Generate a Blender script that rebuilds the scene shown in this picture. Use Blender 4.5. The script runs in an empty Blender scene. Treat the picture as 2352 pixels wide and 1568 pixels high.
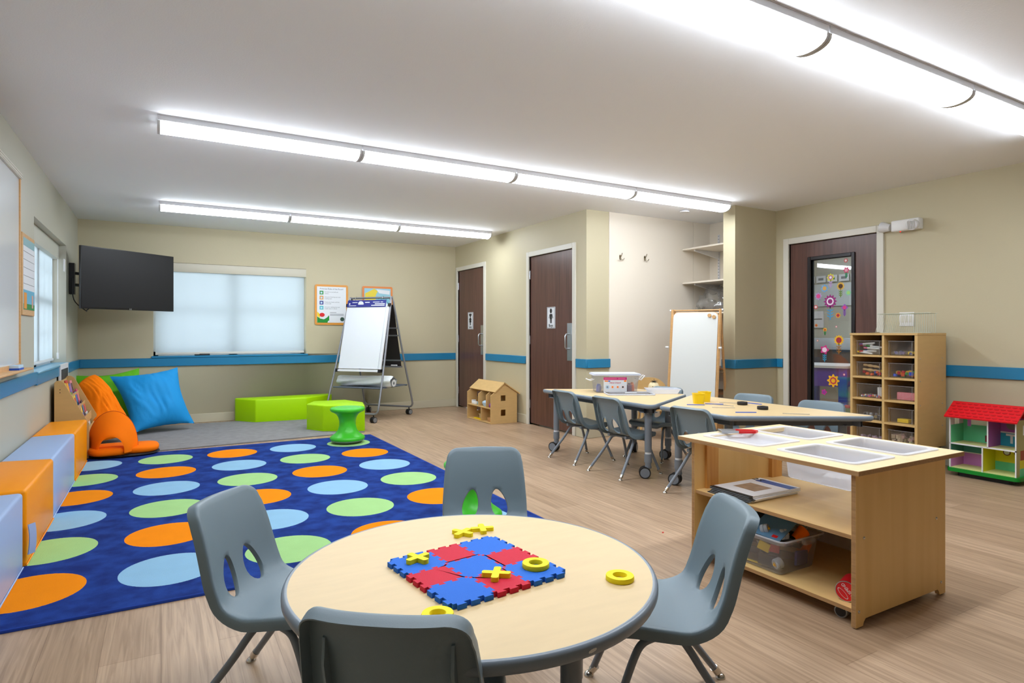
import bpy, bmesh, math, random
from mathutils import Vector, Matrix
from mathutils.geometry import delaunay_2d_cdt
random.seed(7)
PI = math.pi
C = bpy.context.scene.collection
H = 1.105; ZC = 2.396

# ------------------------------------------------------------ materials
def lin(c):
    return tuple(((v/255)/12.92 if v/255 <= 0.04045 else ((v/255+0.055)/1.055)**2.4) for v in c)
MC = {}
def mat(name, rgb=(200,200,200), rough=0.5, metal=0.0, bump=0.0, bscale=200, var=0.0, vscale=5, spec=0.5, trans=0.0, coat=0.0, stretch=None, alpha=1.0, sub=0.0):
    if name in MC: return MC[name]
    m = bpy.data.materials.new(name); m.use_nodes = True
    nt = m.node_tree; b = nt.nodes['Principled BSDF']
    col = lin(rgb)+(1,)
    b.inputs['Base Color'].default_value = col
    b.inputs['Roughness'].default_value = rough
    b.inputs['Metallic'].default_value = metal
    b.inputs['Specular IOR Level'].default_value = spec
    b.inputs['Transmission Weight'].default_value = trans
    b.inputs['Coat Weight'].default_value = coat
    b.inputs['Alpha'].default_value = alpha
    tc = None
    if bump or var:
        tc = nt.nodes.new('ShaderNodeTexCoord')
        mp = nt.nodes.new('ShaderNodeMapping'); nt.links.new(tc.outputs['Object'], mp.inputs['Vector'])
        if stretch: mp.inputs['Scale'].default_value = stretch
    if var:
        n = nt.nodes.new('ShaderNodeTexNoise'); n.inputs['Scale'].default_value = vscale; n.inputs['Detail'].default_value = 5
        nt.links.new(mp.outputs[0], n.inputs['Vector'])
        r = nt.nodes.new('ShaderNodeValToRGB')
        d = tuple(max(0, c*(1-var)) for c in col[:3])+(1,); u = tuple(min(1, c*(1+var*0.6)) for c in col[:3])+(1,)
        r.color_ramp.elements[0].color = d; r.color_ramp.elements[1].color = u
        r.color_ramp.elements[0].position = 0.3; r.color_ramp.elements[1].position = 0.7
        nt.links.new(n.outputs['Fac'], r.inputs['Fac']); nt.links.new(r.outputs['Color'], b.inputs['Base Color'])
    if bump:
        n2 = nt.nodes.new('ShaderNodeTexNoise'); n2.inputs['Scale'].default_value = bscale; n2.inputs['Detail'].default_value = 3
        nt.links.new(mp.outputs[0], n2.inputs['Vector'])
        bp = nt.nodes.new('ShaderNodeBump'); bp.inputs['Strength'].default_value = bump; bp.inputs['Distance'].default_value = 0.01
        nt.links.new(n2.outputs['Fac'], bp.inputs['Height']); nt.links.new(bp.outputs[0], b.inputs['Normal'])
    MC[name] = m
    return m

def emis(name, rgb, s):
    m = bpy.data.materials.new(name); m.use_nodes = True; nt = m.node_tree
    nt.nodes.remove(nt.nodes['Principled BSDF'])
    e = nt.nodes.new('ShaderNodeEmission'); e.inputs['Color'].default_value = lin(rgb)+(1,); e.inputs['Strength'].default_value = s
    nt.links.new(e.outputs[0], nt.nodes['Material Output'].inputs['Surface'])
    return m

def thin(name, rgb, clear=0.6, rough=0.1, diffuse=True, gl=0.08):
    """thin plastic or glass sheet: mostly see-through, partly diffuse, a little glossy"""
    m = bpy.data.materials.new(name); m.use_nodes = True; nt = m.node_tree
    nt.nodes.remove(nt.nodes['Principled BSDF'])
    t = nt.nodes.new('ShaderNodeBsdfTransparent'); t.inputs['Color'].default_value = (0.96,0.97,0.97,1)
    d = nt.nodes.new('ShaderNodeBsdfDiffuse'); d.inputs['Color'].default_value = lin(rgb)+(1,)
    tr = nt.nodes.new('ShaderNodeBsdfTranslucent'); tr.inputs['Color'].default_value = lin(rgb)+(1,)
    g = nt.nodes.new('ShaderNodeBsdfGlossy'); g.inputs['Roughness'].default_value = rough
    m0 = nt.nodes.new('ShaderNodeMixShader'); m0.inputs[0].default_value = 0.4
    nt.links.new(d.outputs[0], m0.inputs[1]); nt.links.new(tr.outputs[0], m0.inputs[2])
    m1 = nt.nodes.new('ShaderNodeMixShader'); m1.inputs[0].default_value = clear
    nt.links.new(m0.outputs[0], m1.inputs[1]); nt.links.new(t.outputs[0], m1.inputs[2])
    m2 = nt.nodes.new('ShaderNodeMixShader'); m2.inputs[0].default_value = gl
    nt.links.new(m1.outputs[0], m2.inputs[1]); nt.links.new(g.outputs[0], m2.inputs[2])
    nt.links.new(m2.outputs[0], nt.nodes['Material Output'].inputs['Surface'])
    return m

def wood(name, base, dark, axis='Z', scale=1.0, rough=0.45, contrast=1.0, coat=0.0):
    """long-grained procedural wood; axis = grain direction in object space"""
    m = bpy.data.materials.new(name); m.use_nodes = True; nt = m.node_tree; b = nt.nodes['Principled BSDF']
    b.inputs['Roughness'].default_value = rough; b.inputs['Coat Weight'].default_value = coat
    tc = nt.nodes.new('ShaderNodeTexCoord'); mp = nt.nodes.new('ShaderNodeMapping')
    s = [22*scale]*3; s['XYZ'.index(axis)] = 1.1*scale
    mp.inputs['Scale'].default_value = s
    nt.links.new(tc.outputs['Object'], mp.inputs['Vector'])
    n = nt.nodes.new('ShaderNodeTexNoise'); n.inputs['Scale'].default_value = 1.0; n.inputs['Detail'].default_value = 6; n.inputs['Distortion'].default_value = 0.6
    nt.links.new(mp.outputs[0], n.inputs['Vector'])
    r = nt.nodes.new('ShaderNodeValToRGB')
    r.color_ramp.elements[0].color = lin(dark)+(1,); r.color_ramp.elements[1].color = lin(base)+(1,)
    r.color_ramp.elements[0].position = 0.5-0.3/contrast; r.color_ramp.elements[1].position = 0.5+0.15/contrast
    nt.links.new(n.outputs['Fac'], r.inputs['Fac']); nt.links.new(r.outputs[0], b.inputs['Base Color'])
    return m

# ------------------------------------------------------------ mesh builder
class MB:
    def __init__(s): s.bm = bmesh.new(); s.M = Matrix.Identity(4)
    def _v(s, p): return s.bm.verts.new(s.M @ Vector(p))
    def faces(s, vs, fs, m=0, smooth=True):
        V = [s._v(p) for p in vs]; out = []
        for f in fs:
            try:
                F = s.bm.faces.new([V[i] for i in f]); F.material_index = m; F.smooth = smooth; out.append(F)
            except ValueError: pass
        return V, out
    def box(s, x0, x1, y0, y1, z0, z1, bev=0, m=0, seg=2):
        if x0 > x1: x0, x1 = x1, x0
        if y0 > y1: y0, y1 = y1, y0
        if z0 > z1: z0, z1 = z1, z0
        vs = [(x0,y0,z0),(x1,y0,z0),(x1,y1,z0),(x0,y1,z0),(x0,y0,z1),(x1,y0,z1),(x1,y1,z1),(x0,y1,z1)]
        V, F = s.faces(vs, [(3,2,1,0),(4,5,6,7),(0,1,5,4),(1,2,6,5),(2,3,7,6),(3,0,4,7)], m)
        if bev > 0:
            es = set(e for f in F for e in f.edges)
            r = bmesh.ops.bevel(s.bm, geom=list(es), offset=bev, segments=seg, profile=0.5, affect='EDGES')
            for f in r['faces']: f.material_index = m; f.smooth = True
        return s
    def prism(s, poly, z0, z1, m=0, mtop=None):
        n = len(poly)
        a = sum(poly[i][0]*poly[(i+1)%n][1]-poly[(i+1)%n][0]*poly[i][1] for i in range(n))
        if a < 0: poly = poly[::-1]
        vs = [(p[0],p[1],z0) for p in poly]+[(p[0],p[1],z1) for p in poly]
        fs = [tuple(range(n))[::-1], tuple(range(n,2*n))]+[(i,(i+1)%n,(i+1)%n+n,i+n) for i in range(n)]
        V, F = s.faces(vs, fs, m)
        if mtop is not None and len(F) > 1: F[1].material_index = mtop
        return s
    def cyl(s, p0, p1, r, seg=16, m=0, r2=None, caps=True):
        return s.tube([p0,p1], [r, r if r2 is None else r2], seg, m, caps)
    def tube(s, pts, r, seg=10, m=0, caps=True, closed=False):
        pts = [Vector(p) for p in pts]; n = len(pts)
        rs = r if isinstance(r, (list,tuple)) else [r]*n
        vs = []; up = None
        for i, p in enumerate(pts):
            if closed: d = pts[(i+1)%n]-pts[i-1]
            elif i == 0: d = pts[1]-pts[0]
            elif i == n-1: d = pts[-1]-pts[-2]
            else: d = (pts[i+1]-pts[i]).normalized()+(pts[i]-pts[i-1]).normalized()
            if d.length < 1e-9: d = Vector((0,0,1))
            d.normalize()
            if up is None:
                up = Vector((0,0,1)) if abs(d.z) < 0.9 else Vector((1,0,0))
            a = (up - d*up.dot(d))
            if a.length < 1e-6: a = d.orthogonal()
            a.normalize(); up = a; b = d.cross(a)
            for k in range(seg):
                t = 2*PI*k/seg
                vs.append(p+(a*math.cos(t)+b*math.sin(t))*rs[i])
        fs = []
        for i in range(n if closed else n-1):
            j = (i+1) % n
            for k in range(seg):
                k2 = (k+1) % seg
                fs.append((i*seg+k, i*seg+k2, j*seg+k2, j*seg+k))
        if caps and not closed:
            fs.append(tuple(range(seg))[::-1]); fs.append(tuple(range((n-1)*seg, n*seg)))
        s.faces(vs, fs, m); return s
    def lathe(s, prof, seg=32, c=(0,0,0), m=0, sx=1, sy=1, cap=True):
        vs = []; n = len(prof); fs = []
        for r, z in prof:
            for k in range(seg):
                t = 2*PI*k/seg; vs.append((c[0]+r*math.cos(t)*sx, c[1]+r*math.sin(t)*sy, c[2]+z))
        for i in range(n-1):
            for k in range(seg):
                k2 = (k+1) % seg; fs.append((i*seg+k, i*seg+k2, (i+1)*seg+k2, (i+1)*seg+k))
        if cap and prof[0][0] > 1e-6: fs.append(tuple(range(seg))[::-1])
        if cap and prof[-1][0] > 1e-6: fs.append(tuple(range((n-1)*seg, n*seg)))
        s.faces(vs, fs, m); return s
    def grid(s, fn, nu, nv, m=0, closeu=False):
        vs = [fn(i/nu, j/nv) for j in range(nv+1) for i in range(nu+(0 if closeu else 1))]
        w = nu if closeu else nu+1
        fs = [(j*w+i, j*w+(i+1)%w, (j+1)*w+(i+1)%w, (j+1)*w+i) for j in range(nv) for i in range(nu)]
        s.faces(vs, fs, m); return s
    def sphere(s, c, r, m=0, seg=16, sc=(1,1,1)):
        prof = [(max(0,math.sin(PI*i/10))*r, -math.cos(PI*i/10)*r) for i in range(11)]
        vs = []; fs = []
        for rr, z in prof:
            for k in range(seg):
                t = 2*PI*k/seg; vs.append((c[0]+rr*math.cos(t)*sc[0], c[1]+rr*math.sin(t)*sc[1], c[2]+z*sc[2]))
        for i in range(10):
            for k in range(seg):
                k2 = (k+1) % seg; fs.append((i*seg+k, i*seg+k2, (i+1)*seg+k2, (i+1)*seg+k))
        s.faces(vs, fs, m); return s
    def build(s, name, mats, parent=None, loc=None, rot=None, sharp=40, weld=True, noclean=False):
        if not isinstance(mats, (list,tuple)): mats = [mats]
        if weld: bmesh.ops.remove_doubles(s.bm, verts=s.bm.verts, dist=1e-6)
        bmesh.ops.recalc_face_normals(s.bm, faces=s.bm.faces)
        me = bpy.data.meshes.new(name); s.bm.to_mesh(me); s.bm.free()
        for mm in mats: me.materials.append(mm)
        me.set_sharp_from_angle(angle=math.radians(sharp))
        o = bpy.data.objects.new(name, me); C.objects.link(o)
        if parent: o.parent = parent
        if loc: o.location = loc
        if rot: o.rotation_euler = rot
        return o

def tag(o, label=None, cat=None, group=None, kind=None):
    if label: o['label'] = label
    if cat: o['category'] = cat
    if group: o['group'] = group
    if kind: o['kind'] = kind
    return o
def thing(name, label, cat, loc=(0,0,0), rz=0, group=None):
    o = bpy.data.objects.new(name, None); C.objects.link(o); o.empty_display_size = 0.05
    o.location = loc; o.rotation_euler = (0,0,rz); return tag(o, label, cat, group)
def struct(name, mb, mats, **k):
    o = mb.build(name, mats, **k)
    if not k.get('parent'): o['kind'] = 'structure'
    return o
def copy_tree(o, parent=None):
    c = o.copy(); C.objects.link(c)
    if parent: c.parent = parent
    for ch in list(o.children): copy_tree(ch, c)
    return c
def dup(o, loc, rz=None, label=None, group=None):
    c = copy_tree(o); c.location = loc
    if rz is not None: c.rotation_euler = (o.rotation_euler[0], o.rotation_euler[1], rz)
    if label: c['label'] = label
    if group: c['group'] = group
    return c
def text(body, size, M, m, parent=None, name='lettering', ext=0.0006, align='CENTER', sx=1.0):
    cu = bpy.data.curves.new('t', 'FONT'); cu.body = body; cu.size = size; cu.extrude = ext
    cu.align_x = align; cu.align_y = 'CENTER'; cu.resolution_u = 3
    to = bpy.data.objects.new('t', cu); C.objects.link(to)
    dg = bpy.context.evaluated_depsgraph_get(); dg.update()
    me = bpy.data.meshes.new_from_object(to.evaluated_get(dg)); bpy.data.objects.remove(to); bpy.data.curves.remove(cu)
    me.materials.clear(); me.materials.append(m)
    me.transform(M @ Matrix.Diagonal((sx,1,1,1)))
    o = bpy.data.objects.new(name, me); C.objects.link(o)
    if parent: o.parent = parent
    return o
def axes(o, x, y):
    """matrix with origin o, local x along x, local y along y"""
    x = Vector(x).normalized(); y = Vector(y).normalized(); z = x.cross(y)
    M = Matrix((x,y,z)).transposed().to_4x4(); M.translation = Vector(o); return M
def rrect(x0, x1, y0, y1, r, n=5):
    out = []
    for cx, cy, a0 in ((x1-r,y1-r,0),(x0+r,y1-r,90),(x0+r,y0+r,180),(x1-r,y0+r,270)):
        for i in range(n+1):
            a = math.radians(a0+90*i/n); out.append((cx+r*math.cos(a), cy+r*math.sin(a)))
    return out
def round_poly(P, r, n=6):
    """round the corners of a convex polygon"""
    out = []; N = len(P)
    for i in range(N):
        p = Vector(P[i]).to_2d(); a = Vector(P[i-1]).to_2d(); b = Vector(P[(i+1)%N]).to_2d()
        d1 = (a-p).normalized(); d2 = (b-p).normalized(); ang = d1.angle(d2)
        t = r/math.tan(ang/2); s = p+d1*t; e = p+d2*t; c = p+(d1+d2).normalized()*(r/math.sin(ang/2))
        a0 = math.atan2(s.y-c.y, s.x-c.x); a1 = math.atan2(e.y-c.y, e.x-c.x)
        da = (a1-a0+PI) % (2*PI)-PI
        for k in range(n+1):
            t2 = a0+da*k/n; out.append((c.x+r*math.cos(t2), c.y+r*math.sin(t2)))
    return out
def face_dir(fx, fy): return math.atan2(-fx, fy)

# ------------------------------------------------------------ palette
M = {}
M['wall'] = mat('wall_paint', (196,186,155), 0.55, bump=0.05, bscale=90, var=0.015, vscale=2)
M['wall_left'] = mat('wall_paint_left', (190,188,172), 0.5, bump=0.04, bscale=90)
M['ceil'] = mat('ceiling_paint', (242,243,246), 0.8, bump=0.08, bscale=150)
M['panel'] = mat('cream_laminate', (232,222,206), 0.4)
M['trimw'] = mat('white_trim', (216,212,200), 0.4)
M['base'] = mat('baseboard_paint', (198,190,165), 0.45)
M['blue_rail'] = mat('blue_rail_paint', (36,126,170), 0.3)
M['white'] = mat('white_plastic', (232,232,232), 0.4)
M['whitem'] = mat('white_metal', (225,225,228), 0.35)
M['black'] = mat('black_plastic', (18,18,20), 0.4)
M['rubber'] = mat('black_rubber', (28,26,26), 0.6)
M['screen'] = mat('tv_screen', (20,20,22), 0.4, spec=0.3)
M['chrome'] = mat('chrome', (205,200,192), 0.18, metal=1)
M['steel'] = mat('brushed_steel', (186,190,194), 0.32, metal=1)
M['shell'] = mat('chair_shell', (117,134,143), 0.38, bump=0.15, bscale=900)
M['shell_d'] = mat('chair_shell_dark', (88,92,93), 0.38, bump=0.15, bscale=900)
M['tube'] = mat('grey_enamel', (122,130,140), 0.3)
M['band'] = mat('table_edge_band', (124,136,148), 0.32)
M['lam'] = mat('maple_laminate', (224,196,146), 0.42, var=0.035, vscale=9, stretch=(1,5,1))
M['birch'] = wood('birch_ply', (240,200,130), (224,180,106), 'Z', 0.55, 0.42, 0.7)
M['birchy'] = wood('birch_ply_flat', (242,206,142), (226,186,116), 'Y', 0.55, 0.42, 0.7)
M['birch_top'] = wood('pale_birch_top', (240,216,172), (230,202,152), 'Y', 0.5, 0.42, 0.7)
M['ply_edge'] = wood('ply_edge', (186,144,96), (148,108,66), 'Y', 6.0, 0.5, 0.8)
M['beech'] = mat('pale_beech', (214,176,116), 0.45, var=0.05, vscale=12, stretch=(1,1,4))
M['cub'] = mat('maple_melamine', (208,172,112), 0.42, var=0.04, vscale=8, stretch=(1,1,4))
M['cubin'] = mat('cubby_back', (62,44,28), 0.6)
M['oak'] = mat('oak_trim', (214,168,112), 0.45, var=0.1, vscale=18, stretch=(1,1,6))
M['oframe'] = mat('orange_poster_frame', (222,150,58), 0.35)
M['walnut'] = wood('walnut_veneer', (102,68,58), (70,45,39), 'Z', 1.6, 0.34, 0.9)
M['darkframe'] = mat('dark_bronze', (40,36,38), 0.35, metal=0.3)
M['paper'] = mat('white_paper', (226,229,234), 0.6)
M['board'] = mat('whiteboard', (222,226,228), 0.18)
M['navy'] = mat('navy_print', (40,44,128), 0.45)
M['greyt'] = mat('grey_print', (120,122,128), 0.6)
M['blackt'] = mat('black_print', (22,24,24), 0.6)
M['orange'] = mat('orange_canvas', (255,122,0), 0.8, spec=0.15, bump=0.1, bscale=300)
M['orangeb'] = mat('orange_vinyl', (255,156,0), 0.4, spec=0.25, bump=0.06, bscale=25)
M['paleb'] = mat('pale_blue_vinyl', (166,190,230), 0.4, spec=0.3, bump=0.06, bscale=25)
M['greenb'] = mat('lime_vinyl', (168,220,0), 0.4, spec=0.25, bump=0.06, bscale=25)
M['greenp'] = mat('green_cotton', (102,190,20), 0.8, bump=0.2, bscale=30)
M['bluep'] = mat('blue_cotton', (0,146,216), 0.75, bump=0.2, bscale=30)
M['orangep'] = mat('orange_cotton', (255,126,0), 0.8, spec=0.15, bump=0.2, bscale=30)
M['stool'] = mat('green_stool_plastic', (66,200,40), 0.36)
M['stoolg'] = mat('grey_stool_pad', (150,190,170), 0.5)
M['foamb'] = mat('blue_foam', (26,112,222), 0.75, bump=0.35, bscale=700)
M['foamr'] = mat('red_foam', (216,20,56), 0.75, bump=0.35, bscale=700)
M['yellow'] = mat('yellow_foam', (250,232,10), 0.7)
M['yellowp'] = mat('yellow_plastic', (244,206,0), 0.4)
M['bluestick'] = mat('blue_plastic', (20,82,196), 0.4)
M['red'] = mat('red_plastic', (214,16,22), 0.35)
M['redroof'] = mat('red_roof', (222,0,26), 0.42)
M['dgreen'] = mat('green_base', (0,136,38), 0.4)
M['tub'] = thin('frosted_tub', (240,243,252), 0.18, 0.3)
M['tub2'] = thin('clear_tub', (200,200,206), 0.66, 0.12)
M['clear'] = thin('clear_bin', (190,190,194), 0.90, 0.08, gl=0.12)
M['glass'] = thin('window_glass', (200,210,210), 0.97, 0.02, gl=0.07)
M['bag'] = thin('plastic_bag', (170,168,165), 0.72, 0.15, gl=0.16)
M['navyp'] = mat('navy_plastic', (12,20,96), 0.35)
M['grey'] = mat('mid_grey', (128,130,132), 0.6)
M['cloth_grey'] = mat('grey_cloth', (120,112,104), 0.85, var=0.2, vscale=12)
M['brown'] = mat('brown_laminate', (134,88,50), 0.5)
M['purple'] = mat('purple_toy', (118,44,150), 0.5)
M['ltblue'] = mat('light_blue_toy', (186,212,232), 0.5)
M['teal'] = mat('teal_toy', (70,180,190), 0.5)
M['pink'] = mat('pink_toy', (226,110,150), 0.5)

# floor: oak planks running away from the camera (along Y)
def floor_mat():
    m = bpy.data.materials.new('oak_plank_floor'); m.use_nodes = True; nt = m.node_tree; b = nt.nodes['Principled BSDF']
    b.inputs['Roughness'].default_value = 0.38; b.inputs['Specular IOR Level'].default_value = 0.4
    tc = nt.nodes.new('ShaderNodeTexCoord'); sp = nt.nodes.new('ShaderNodeSeparateXYZ'); cb = nt.nodes.new('ShaderNodeCombineXYZ')
    nt.links.new(tc.outputs['Object'], sp.inputs[0]); nt.links.new(sp.outputs['Y'], cb.inputs['X']); nt.links.new(sp.outputs['X'], cb.inputs['Y'])
    br = nt.nodes.new('ShaderNodeTexBrick'); nt.links.new(cb.outputs[0], br.inputs['Vector'])
    br.inputs['Scale'].default_value = 1; br.inputs['Brick Width'].default_value = 1.22; br.inputs['Row Height'].default_value = 0.18
    br.inputs['Mortar Size'].default_value = 0.0009; br.inputs['Mortar Smooth'].default_value = 0.2; br.offset = 0.37
    br.inputs['Color1'].default_value = lin((190,162,134))+(1,); br.inputs['Color2'].default_value = lin((174,146,118))+(1,)
    br.inputs['Mortar'].default_value = lin((140,112,88))+(1,)
    mp = nt.nodes.new('ShaderNodeMapping'); mp.inputs['Scale'].default_value = (55,2.2,1); nt.links.new(tc.outputs['Object'], mp.inputs['Vector'])
    n = nt.nodes.new('ShaderNodeTexNoise'); n.inputs['Scale'].default_value = 1; n.inputs['Detail'].default_value = 7; n.inputs['Distortion'].default_value = 1.2
    nt.links.new(mp.outputs[0], n.inputs['Vector'])
    r = nt.nodes.new('ShaderNodeValToRGB'); r.color_ramp.elements[0].position = 0.32; r.color_ramp.elements[1].position = 0.66
    r.color_ramp.elements[0].color = (0.66,0.62,0.58,1); r.color_ramp.elements[1].color = (1.08,1.07,1.06,1)
    nt.links.new(n.outputs['Fac'], r.inputs['Fac'])
    mx = nt.nodes.new('ShaderNodeMix'); mx.data_type = 'RGBA'; mx.blend_type = 'MULTIPLY'; mx.inputs[0].default_value = 0.85
    nt.links.new(br.outputs['Color'], mx.inputs[6]); nt.links.new(r.outputs[0], mx.inputs[7])
    nt.links.new(mx.outputs[2], b.inputs['Base Color'])
    bp = nt.nodes.new('ShaderNodeBump'); bp.inputs['Strength'].default_value = 0.12; bp.inputs['Distance'].default_value = 0.003
    nt.links.new(n.outputs['Fac'], bp.inputs['Height']); nt.links.new(bp.outputs[0], b.inputs['Normal'])
    return m
M['floor'] = floor_mat()

def mathn(nt, op, a, b=None):
    n = nt.nodes.new('ShaderNodeMath'); n.operation = op
    for i, v in enumerate((a, b)):
        if v is None: continue
        if isinstance(v, (int,float)): n.inputs[i].default_value = v
        else: nt.links.new(v, n.inputs[i])
    return n.outputs[0]
def rug_mat():
    """navy rug woven with rows of dots; object origin at the rug's first dot centre"""
    m = bpy.data.materials.new('dotted_rug'); m.use_nodes = True; nt = m.node_tree; b = nt.nodes['Principled BSDF']
    b.inputs['Roughness'].default_value = 0.95; b.inputs['Specular IOR Level'].default_value = 0.1
    tc = nt.nodes.new('ShaderNodeTexCoord'); sp = nt.nodes.new('ShaderNodeSeparateXYZ'); nt.links.new(tc.outputs['Object'], sp.inputs[0])
    px, py = 0.527, 0.568
    u = mathn(nt,'DIVIDE',sp.outputs['X'],px); v = mathn(nt,'DIVIDE',sp.outputs['Y'],py)
    iu = mathn(nt,'FLOOR',mathn(nt,'ADD',u,0.5)); iv = mathn(nt,'FLOOR',mathn(nt,'ADD',v,0.5))
    du = mathn(nt,'MULTIPLY',mathn(nt,'SUBTRACT',u,iu),px); dv = mathn(nt,'MULTIPLY',mathn(nt,'SUBTRACT',v,iv),py)
    dist = mathn(nt,'SQRT',mathn(nt,'ADD',mathn(nt,'MULTIPLY',du,du),mathn(nt,'MULTIPLY',dv,dv)))
    nz = nt.nodes.new('ShaderNodeTexNoise'); nz.inputs['Scale'].default_value = 180; nt.links.new(tc.outputs['Object'], nz.inputs['Vector'])
    dist = mathn(nt,'ADD',dist,mathn(nt,'MULTIPLY',mathn(nt,'SUBTRACT',nz.outputs['Fac'],0.5),0.006))
    inside = mathn(nt,'LESS_THAN',dist,0.206)
    for lim in (mathn(nt,'LESS_THAN',iu,4.5), mathn(nt,'GREATER_THAN',iv,-5.5), mathn(nt,'LESS_THAN',iv,0.5)): inside = mathn(nt,'MULTIPLY',inside,lim)
    # row index counts from the far end (v grows towards the camera, origin far left)
    md = mathn(nt,'FLOORED_MODULO',mathn(nt,'SUBTRACT',iu,iv),3.0)
    r = nt.nodes.new('ShaderNodeValToRGB'); r.color_ramp.interpolation = 'CONSTANT'
    r.color_ramp.elements[0].color = lin((150,196,226))+(1,); r.color_ramp.elements[0].position = 0
    r.color_ramp.elements[1].color = lin((170,216,142))+(1,); r.color_ramp.elements[1].position = 0.25
    e = r.color_ramp.elements.new(0.55); e.color = lin((255,146,14))+(1,)
    nt.links.new(mathn(nt,'DIVIDE',mathn(nt,'ADD',md,0.01),3.0), r.inputs['Fac'])
    bg = nt.nodes.new('ShaderNodeTexNoise'); bg.inputs['Scale'].default_value = 9; bg.inputs['Detail'].default_value = 6; nt.links.new(tc.outputs['Object'], bg.inputs['Vector'])
    rb = nt.nodes.new('ShaderNodeValToRGB'); rb.color_ramp.elements[0].color = lin((26,46,112))+(1,); rb.color_ramp.elements[1].color = lin((36,68,146))+(1,)
    rb.color_ramp.elements[0].position = .35; rb.color_ramp.elements[1].position = .65
    nt.links.new(bg.outputs['Fac'], rb.inputs['Fac'])
    mv = nt.nodes.new('ShaderNodeMix'); mv.data_type = 'RGBA'; mv.blend_type = 'MULTIPLY'; mv.inputs[0].default_value = .12
    nt.links.new(r.outputs[0], mv.inputs[6]); nt.links.new(bg.outputs['Fac'], mv.inputs[7])
    mx = nt.nodes.new('ShaderNodeMix'); mx.data_type = 'RGBA'
    nt.links.new(inside, mx.inputs[0]); nt.links.new(rb.outputs[0], mx.inputs[6]); nt.links.new(mv.outputs[2], mx.inputs[7])
    nt.links.new(mx.outputs[2], b.inputs['Base Color'])
    n2 = nt.nodes.new('ShaderNodeTexNoise'); n2.inputs['Scale'].default_value = 500; nt.links.new(tc.outputs['Object'], n2.inputs['Vector'])
    bp = nt.nodes.new('ShaderNodeBump'); bp.inputs['Strength'].default_value = 0.5; bp.inputs['Distance'].default_value = 0.004
    nt.links.new(n2.outputs['Fac'], bp.inputs['Height']); nt.links.new(bp.outputs[0], b.inputs['Normal'])
    return m
M['rug'] = rug_mat()
M['greyrug'] = mat('grey_pile', (150,148,148), 0.95, bump=0.6, bscale=400, var=0.12, vscale=14, spec=0.1)

# ------------------------------------------------------------ room shell
XL, XR, YF, XW, YA = -0.82, 5.68, 8.47, 3.86, 5.18
YN = -2.2
YCOL, XCOL, YC2 = 4.27, 5.045, 4.42     # pilaster beside the alcove
def wallx(name, xa, xb, y0, y1, holes, m=None, z1=ZC):
    """wall slab between xa and xb, running along Y, with rectangular holes (y0,y1,z0,z1)"""
    mb = MB(); ys = sorted(set([y0,y1]+[h[i] for h in holes for i in (0,1)])); zs = sorted(set([0,z1]+[h[i] for h in holes for i in (2,3)]))
    for i in range(len(ys)-1):
        for j in range(len(zs)-1):
            cy = (ys[i]+ys[i+1])/2; cz = (zs[j]+zs[j+1])/2
            if any(h[0] < cy < h[1] and h[2] < cz < h[3] for h in holes): continue
            mb.box(xa, xb, ys[i], ys[i+1], zs[j], zs[j+1])
    return struct(name, mb, m or M['wall'])
def wally(name, ya, yb, x0, x1, holes, m=None, z1=ZC):
    mb = MB(); xs = sorted(set([x0,x1]+[h[i] for h in holes for i in (0,1)])); zs = sorted(set([0,z1]+[h[i] for h in holes for i in (2,3)]))
    for i in range(len(xs)-1):
        for j in range(len(zs)-1):
            cx = (xs[i]+xs[i+1])/2; cz = (zs[j]+zs[j+1])/2
            if any(h[0] < cx < h[1] and h[2] < cz < h[3] for h in holes): continue
            mb.box(xs[i], xs[i+1], ya, yb, zs[j], zs[j+1])
    return struct(name, mb, m or M['wall'])

struct('floor', MB().box(XL-0.3, 10.0, YN-0.3, YF+0.3, -0.12, 0), M['floor'])
struct('ceiling', MB().box(XL-0.3, 10.0, YN-0.3, YF+0.3, ZC, ZC+0.12), M['ceil'])
LW = (5.72, 7.50, 0.80, 1.972)        # window in the left wall (y0,y1,z0,z1)
FW = (-0.08, 1.68, 0.826, 1.955)       # window in the far wall (x0,x1,z0,z1)
wallx('wall_left', XL-0.2, XL, YN-0.2, YF+0.2, [LW], M['wall_left'])
wally('wall_far', YF, YF+0.2, XL, XW+0.2, [FW])
G = (7.52, 8.37, 0, 2.022); B = (5.42, 6.32, 0, 2.018)
wallx('wall_restroom', XW, XW+0.14, YA, YF, [G, B])
wally('wall_alcove', YA, YA+0.14, XW+0.14, XR+0.2, [])
D3 = (3.205, 4.11, 0, 2.022)
wallx('wall_right', XR, XR+0.16, YN-0.2, YA, [D3])
struct('wall_pilaster', MB().box(XCOL, XR, YCOL, YC2, 0, ZC), M['wall'])
struct('wall_near', MB().box(XL, XR, YN-0.2, YN, 0, ZC), mat('near_wall_paint',(150,140,122),0.6))
# cream laminate lining inside the alcove, with one panel seam
struct('wall_alcove_panel', MB().box(4.165, 5.40, YA-0.006, YA, 0, ZC).box(5.404, XR-0.006, YA-0.006, YA, 0, ZC).box(XR-0.006, XR, YC2, YA-0.006, 0, ZC), M['panel'])
struct('trim_panel_edge', MB().box(4.155, 4.167, YA-0.009, YA, 0, ZC), M['panel'])
# rooms behind the restroom doors stay dark; a closing wall keeps daylight out
struct('wall_restroom_back', MB().box(XW+0.9, XW+1.0, YA+0.14, YF+0.2, 0, ZC), M['wall'])

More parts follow.
